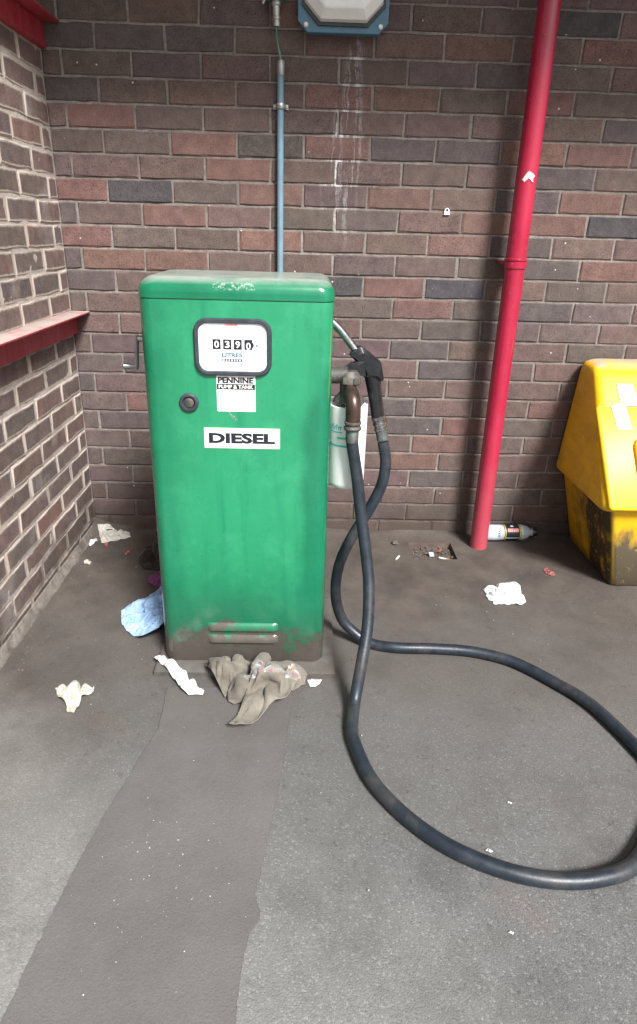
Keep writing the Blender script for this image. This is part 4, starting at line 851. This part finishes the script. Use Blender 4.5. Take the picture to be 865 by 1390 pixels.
# cigarette ends
def butt(px, py, ang, label, tan=True):
    p_ = gz(px, py, 0.005); z = hgt(p_.x, p_.y) + 0.0045
    if PIT[0] < p_.x < PIT[1] and PIT[2] < p_.y < PIT[3]: z = -0.012
    d = Vector((math.cos(ang), math.sin(ang), 0)); t = thing('cigarette_end', (p_.x, p_.y, z - 0.004), label, 'cigarette end'); q = Vector((p_.x, p_.y, z))
    G().sweep([q - d * 0.016, q, q + d * 0.014], 0.0040, 10).build('paper', M['paper'], t)
    if tan: G().sweep([q + d * 0.0135, q + d * 0.026], 0.0042, 10).build('tip', M['tan'], t)
butt(540, 757, 1.05, 'white cigarette end on the ground by the drain hole', False)
butt(602, 753, -0.45, 'cigarette end lying inside the drain hole')
# pebble by the wall
p_ = gz(537, 736, 0.01); g = G(); g.lathe([(0.004, 0), (0.013, 0.003), (0.015, 0.008), (0.011, 0.014), (0.0, 0.016)], (p_.x, p_.y, hgt(p_.x, p_.y) - 0.001), seg=12)
for v in g.v: v.x += 0.004 * noise.noise(v * 90); v.y += 0.004 * noise.noise(v * 90 + Vector((5, 5, 5)))
tag(g.build('pebble', M['grit'], base=(p_.x, p_.y, 0)), 'single rounded brown pebble near the foot of back wall', 'pebble')

# drain hole by the pipe
t = thing('drain_hole', ((PIT[0] + PIT[1]) / 2, (PIT[2] + PIT[3]) / 2, -0.04), 'shallow square drain hole full of grit by the red pipe', 'drain')
g = G(); x0, x1, y0, y1 = PIT; zf = -0.030
g.add([(x0, y0, 0.0), (x1, y0, 0.0), (x1, y1, 0.0), (x0, y1, 0.0), (x0 + .004, y0 + .004, zf), (x1 - .004, y0 + .004, zf), (x1 - .004, y1 - .004, zf), (x0 + .004, y1 - .004, zf)], [(0, 1, 5, 4), (1, 2, 6, 5), (2, 3, 7, 6), (3, 0, 4, 7)])
g.build('sides', M['clay'], t, 0)
g = G(); n_ = 16
g.loft([[Vector((x0 + (x1 - x0) * i / n_, y0 + (y1 - y0) * j / n_, -0.022 + 0.008 * noise.noise(Vector((i * 0.6, j * 0.6, 1))))) for i in range(n_ + 1)] for j in range(n_ + 1)], cap=False, closed=False); g.build('silt', M['pit'], t)
def pebbles(g, rn, n, fn, smin, smax):
    for _ in range(n):
        x, y, z = fn(rn); s_ = rn.uniform(smin, smax) * (0.5 + rn.random())
        vs = [Vector((rn.uniform(.6, 1) * a, rn.uniform(.6, 1) * b_, rn.uniform(.5, .9) * c)) * s_ for a, b_, c in ((1, 0, 0), (-1, 0, 0), (0, 1, 0), (0, -1, 0), (0, 0, 1), (0, 0, -1))]
        m_ = Matrix.Rotation(rn.uniform(0, 6.28), 3, 'Z'); g.add([m_ @ v + Vector((x, y, z)) for v in vs], [(0, 2, 4), (2, 1, 4), (1, 3, 4), (3, 0, 4), (2, 0, 5), (1, 2, 5), (3, 1, 5), (0, 3, 5)])
g = G(); rn = random.Random(4)
pebbles(g, rn, 160, lambda r: (r.uniform(x0 + .008, x1 - .008), r.uniform(y0 + .008, y1 - .008), -0.018 + r.uniform(-0.003, 0.004)), 0.002, 0.0055); o = g.build('gravel', M['grit'], t, 0); o['kind'] = 'stuff'
p_ = gz(586, 749, 0); o = G().loft([rrect(p_.x - .010, p_.x + .010, p_.y - .012, p_.y + .012, .004, z_, 3) for z_ in (-0.016, -0.008)]).build('clear_plastic_scrap', M['pet'], base=(p_.x, p_.y, -0.016)); tag(o, 'tiny clear plastic scrap lying on grit inside the drain hole', 'scrap')
heap('red_scrap', 'redbit', [tuple(Vector(q)[:2]) for q in (gz(591, 747, 0), gz(597, 743, 0), gz(601, 742, 0), gz(598, 746, 0))], 0.004, 71, 'red strip of litter lying inside the drain hole', 'scrap', ridge=60, warp=0.001, rings=5, seg=20, zb=-0.010)

# plastic bottle lying by the wall behind the pipe
by, bz = -0.052, 0.0
bx0, bx1 = 1.620, 1.846
r_ = 0.0335; bz = 0.0335 + hgt(1.72, by - 0.02) + 0.004
t = thing('plastic_bottle', (1.70, by, bz - r_), 'clear plastic drink bottle with black label lying against the wall', 'bottle')
ax = Vector((1, 0.05, 0)).normalized(); B0 = Vector((bx0, by, bz))
def P1(k): return B0 + ax * k
prof = [(0.0, 0.006), (0.022, 0.0), (0.030, 0.006), (0.0325, 0.02), (0.0330, 0.072), (0.0320, 0.078), (0.0320, 0.152), (0.0330, 0.157), (0.0318, 0.165), (0.027, 0.180), (0.0185, 0.194), (0.0130, 0.200), (0.0128, 0.203), (0.0165, 0.2035), (0.0165, 0.2055), (0.0125, 0.206), (0.0125, 0.212)]
bt = G().lathe(prof, B0, ax, 32).build('shell', M['pet'], t, 50)
u_ = Vector((0, 0, 1)); v_ = ax.cross(u_)
def lab(k0, k1, a0, a1, r, mat, n=20, name='label_band'):
    g = G(); rows = []
    for i in range(n + 1):
        a = a0 + (a1 - a0) * i / n; d = u_ * math.cos(a) * r - v_ * math.sin(a) * r * (-1); rows.append([P1(k0) + d, P1(k1) + d])
    return g.loft(rows, cap=False, closed=False).build(name, mat, t)
M['labelyellow'] = plain('label_yellow', (0.62, 0.50, 0.03), 0.4, 0, 0.1, 60)
lab(0.080, 0.150, 0, 2 * PI, 0.0323, M['ink'], 32, 'label'); lab(0.083, 0.0865, 0, 2 * PI, 0.0326, M['labelyellow'], 32); lab(0.144, 0.1475, 0, 2 * PI, 0.0326, M['labelyellow'], 32)
SG = 1 if (u_ * math.cos(1.0) + v_ * math.sin(1.0)).y < 0 else -1
for k in range(6): lab(0.094 + 0.0076 * k, 0.1002 + 0.0076 * k, SG * 0.62, SG * 1.10, 0.0327, M['pink'], 4, 'lettering')
for k in range(9): lab(0.088 + 0.006 * k, 0.0922 + 0.006 * k, SG * 1.85, SG * 2.0, 0.0327, M['white'], 3, 'lettering')
lab(0.108, 0.120, SG * 0.10, SG * 0.36, 0.0327, M['white'], 4, 'emblem')
for k in range(3): lab(0.052, 0.060, SG * (0.95 + 0.28 * k), SG * (1.08 + 0.28 * k), 0.0336, M['ink'], 3, 'lettering')
G().lathe([(0.0155, 0), (0.0165, 0.002), (0.0165, 0.018), (0.0145, 0.020), (0, 0.020)], P1(0.207), ax, 20).build('cap', M['black'], t)

# loose grit along the walls and crumbs over the forecourt
g = G(); rn = random.Random(9)
def wallside(r):
    if r.random() < 0.6: x = r.uniform(0.02, 2.0); y = -abs(r.gauss(0, 0.05)) - 0.006
    else: y = -r.uniform(0.02, 1.2); x = 0.035 + abs(r.gauss(0, 0.04))
    if PIT[0] - .01 < x < PIT[1] + .01 and PIT[2] - .01 < y < PIT[3] + .01: x -= 0.3
    return x, y, hgt(x, y)
pebbles(g, rn, 420, wallside, 0.0012, 0.0036); tag(g.build('grit', M['grit'], smooth=0), 'brown grit drifted along the foot of both walls', 'grit', kind='stuff')
g = G()
def crumbs(r):
    k = r.random()
    if k < 0.40: x, y = r.gauss(0.60, 0.09), r.gauss(-1.52, 0.09)
    elif k < 0.55: x, y = r.uniform(0.1, 0.45), r.uniform(-1.3, -0.15)
    elif k < 0.8: x, y = r.uniform(1.62, 1.86), -abs(r.gauss(0, 0.03)) - 0.004
    else: x, y = r.uniform(0.3, 1.9), r.uniform(-1.75, -0.3)
    if PX0 - .05 < x < PX1 + .05 and y > -0.95: x = 1.2 + r.random() * 0.6
    return x, y, hgt(x, y) + 0.006
pebbles(g, rn, 130, crumbs, 0.0008, 0.0022); tag(g.build('crumbs', M['oldpaper'], smooth=0), 'pale crumbs and flecks of litter scattered on the tarmac', 'litter', kind='stuff')
for i, (px, py, s_) in enumerate(((692, 1090, 0.55), (664, 1156, 0.8), (694, 1266, 0.5))):
    p_ = gz(px, py, 0.002); heap('paper_fleck', 'paper', [(p_.x + s_ * a, p_.y + s_ * b_) for a, b_ in ((-0.010, 0.002), (-0.002, 0.006), (0.010, -0.001), (0.003, -0.005))], 0.004, 81 + i, ('tiny white fleck of paper inside the hose loop', 'tiny white fleck of paper close by the inside of the hose curve', 'tiny white fleck of paper outside the hose loop on bare tarmac')[i], 'paper fleck', ridge=60, warp=0.001, rings=5, seg=20)
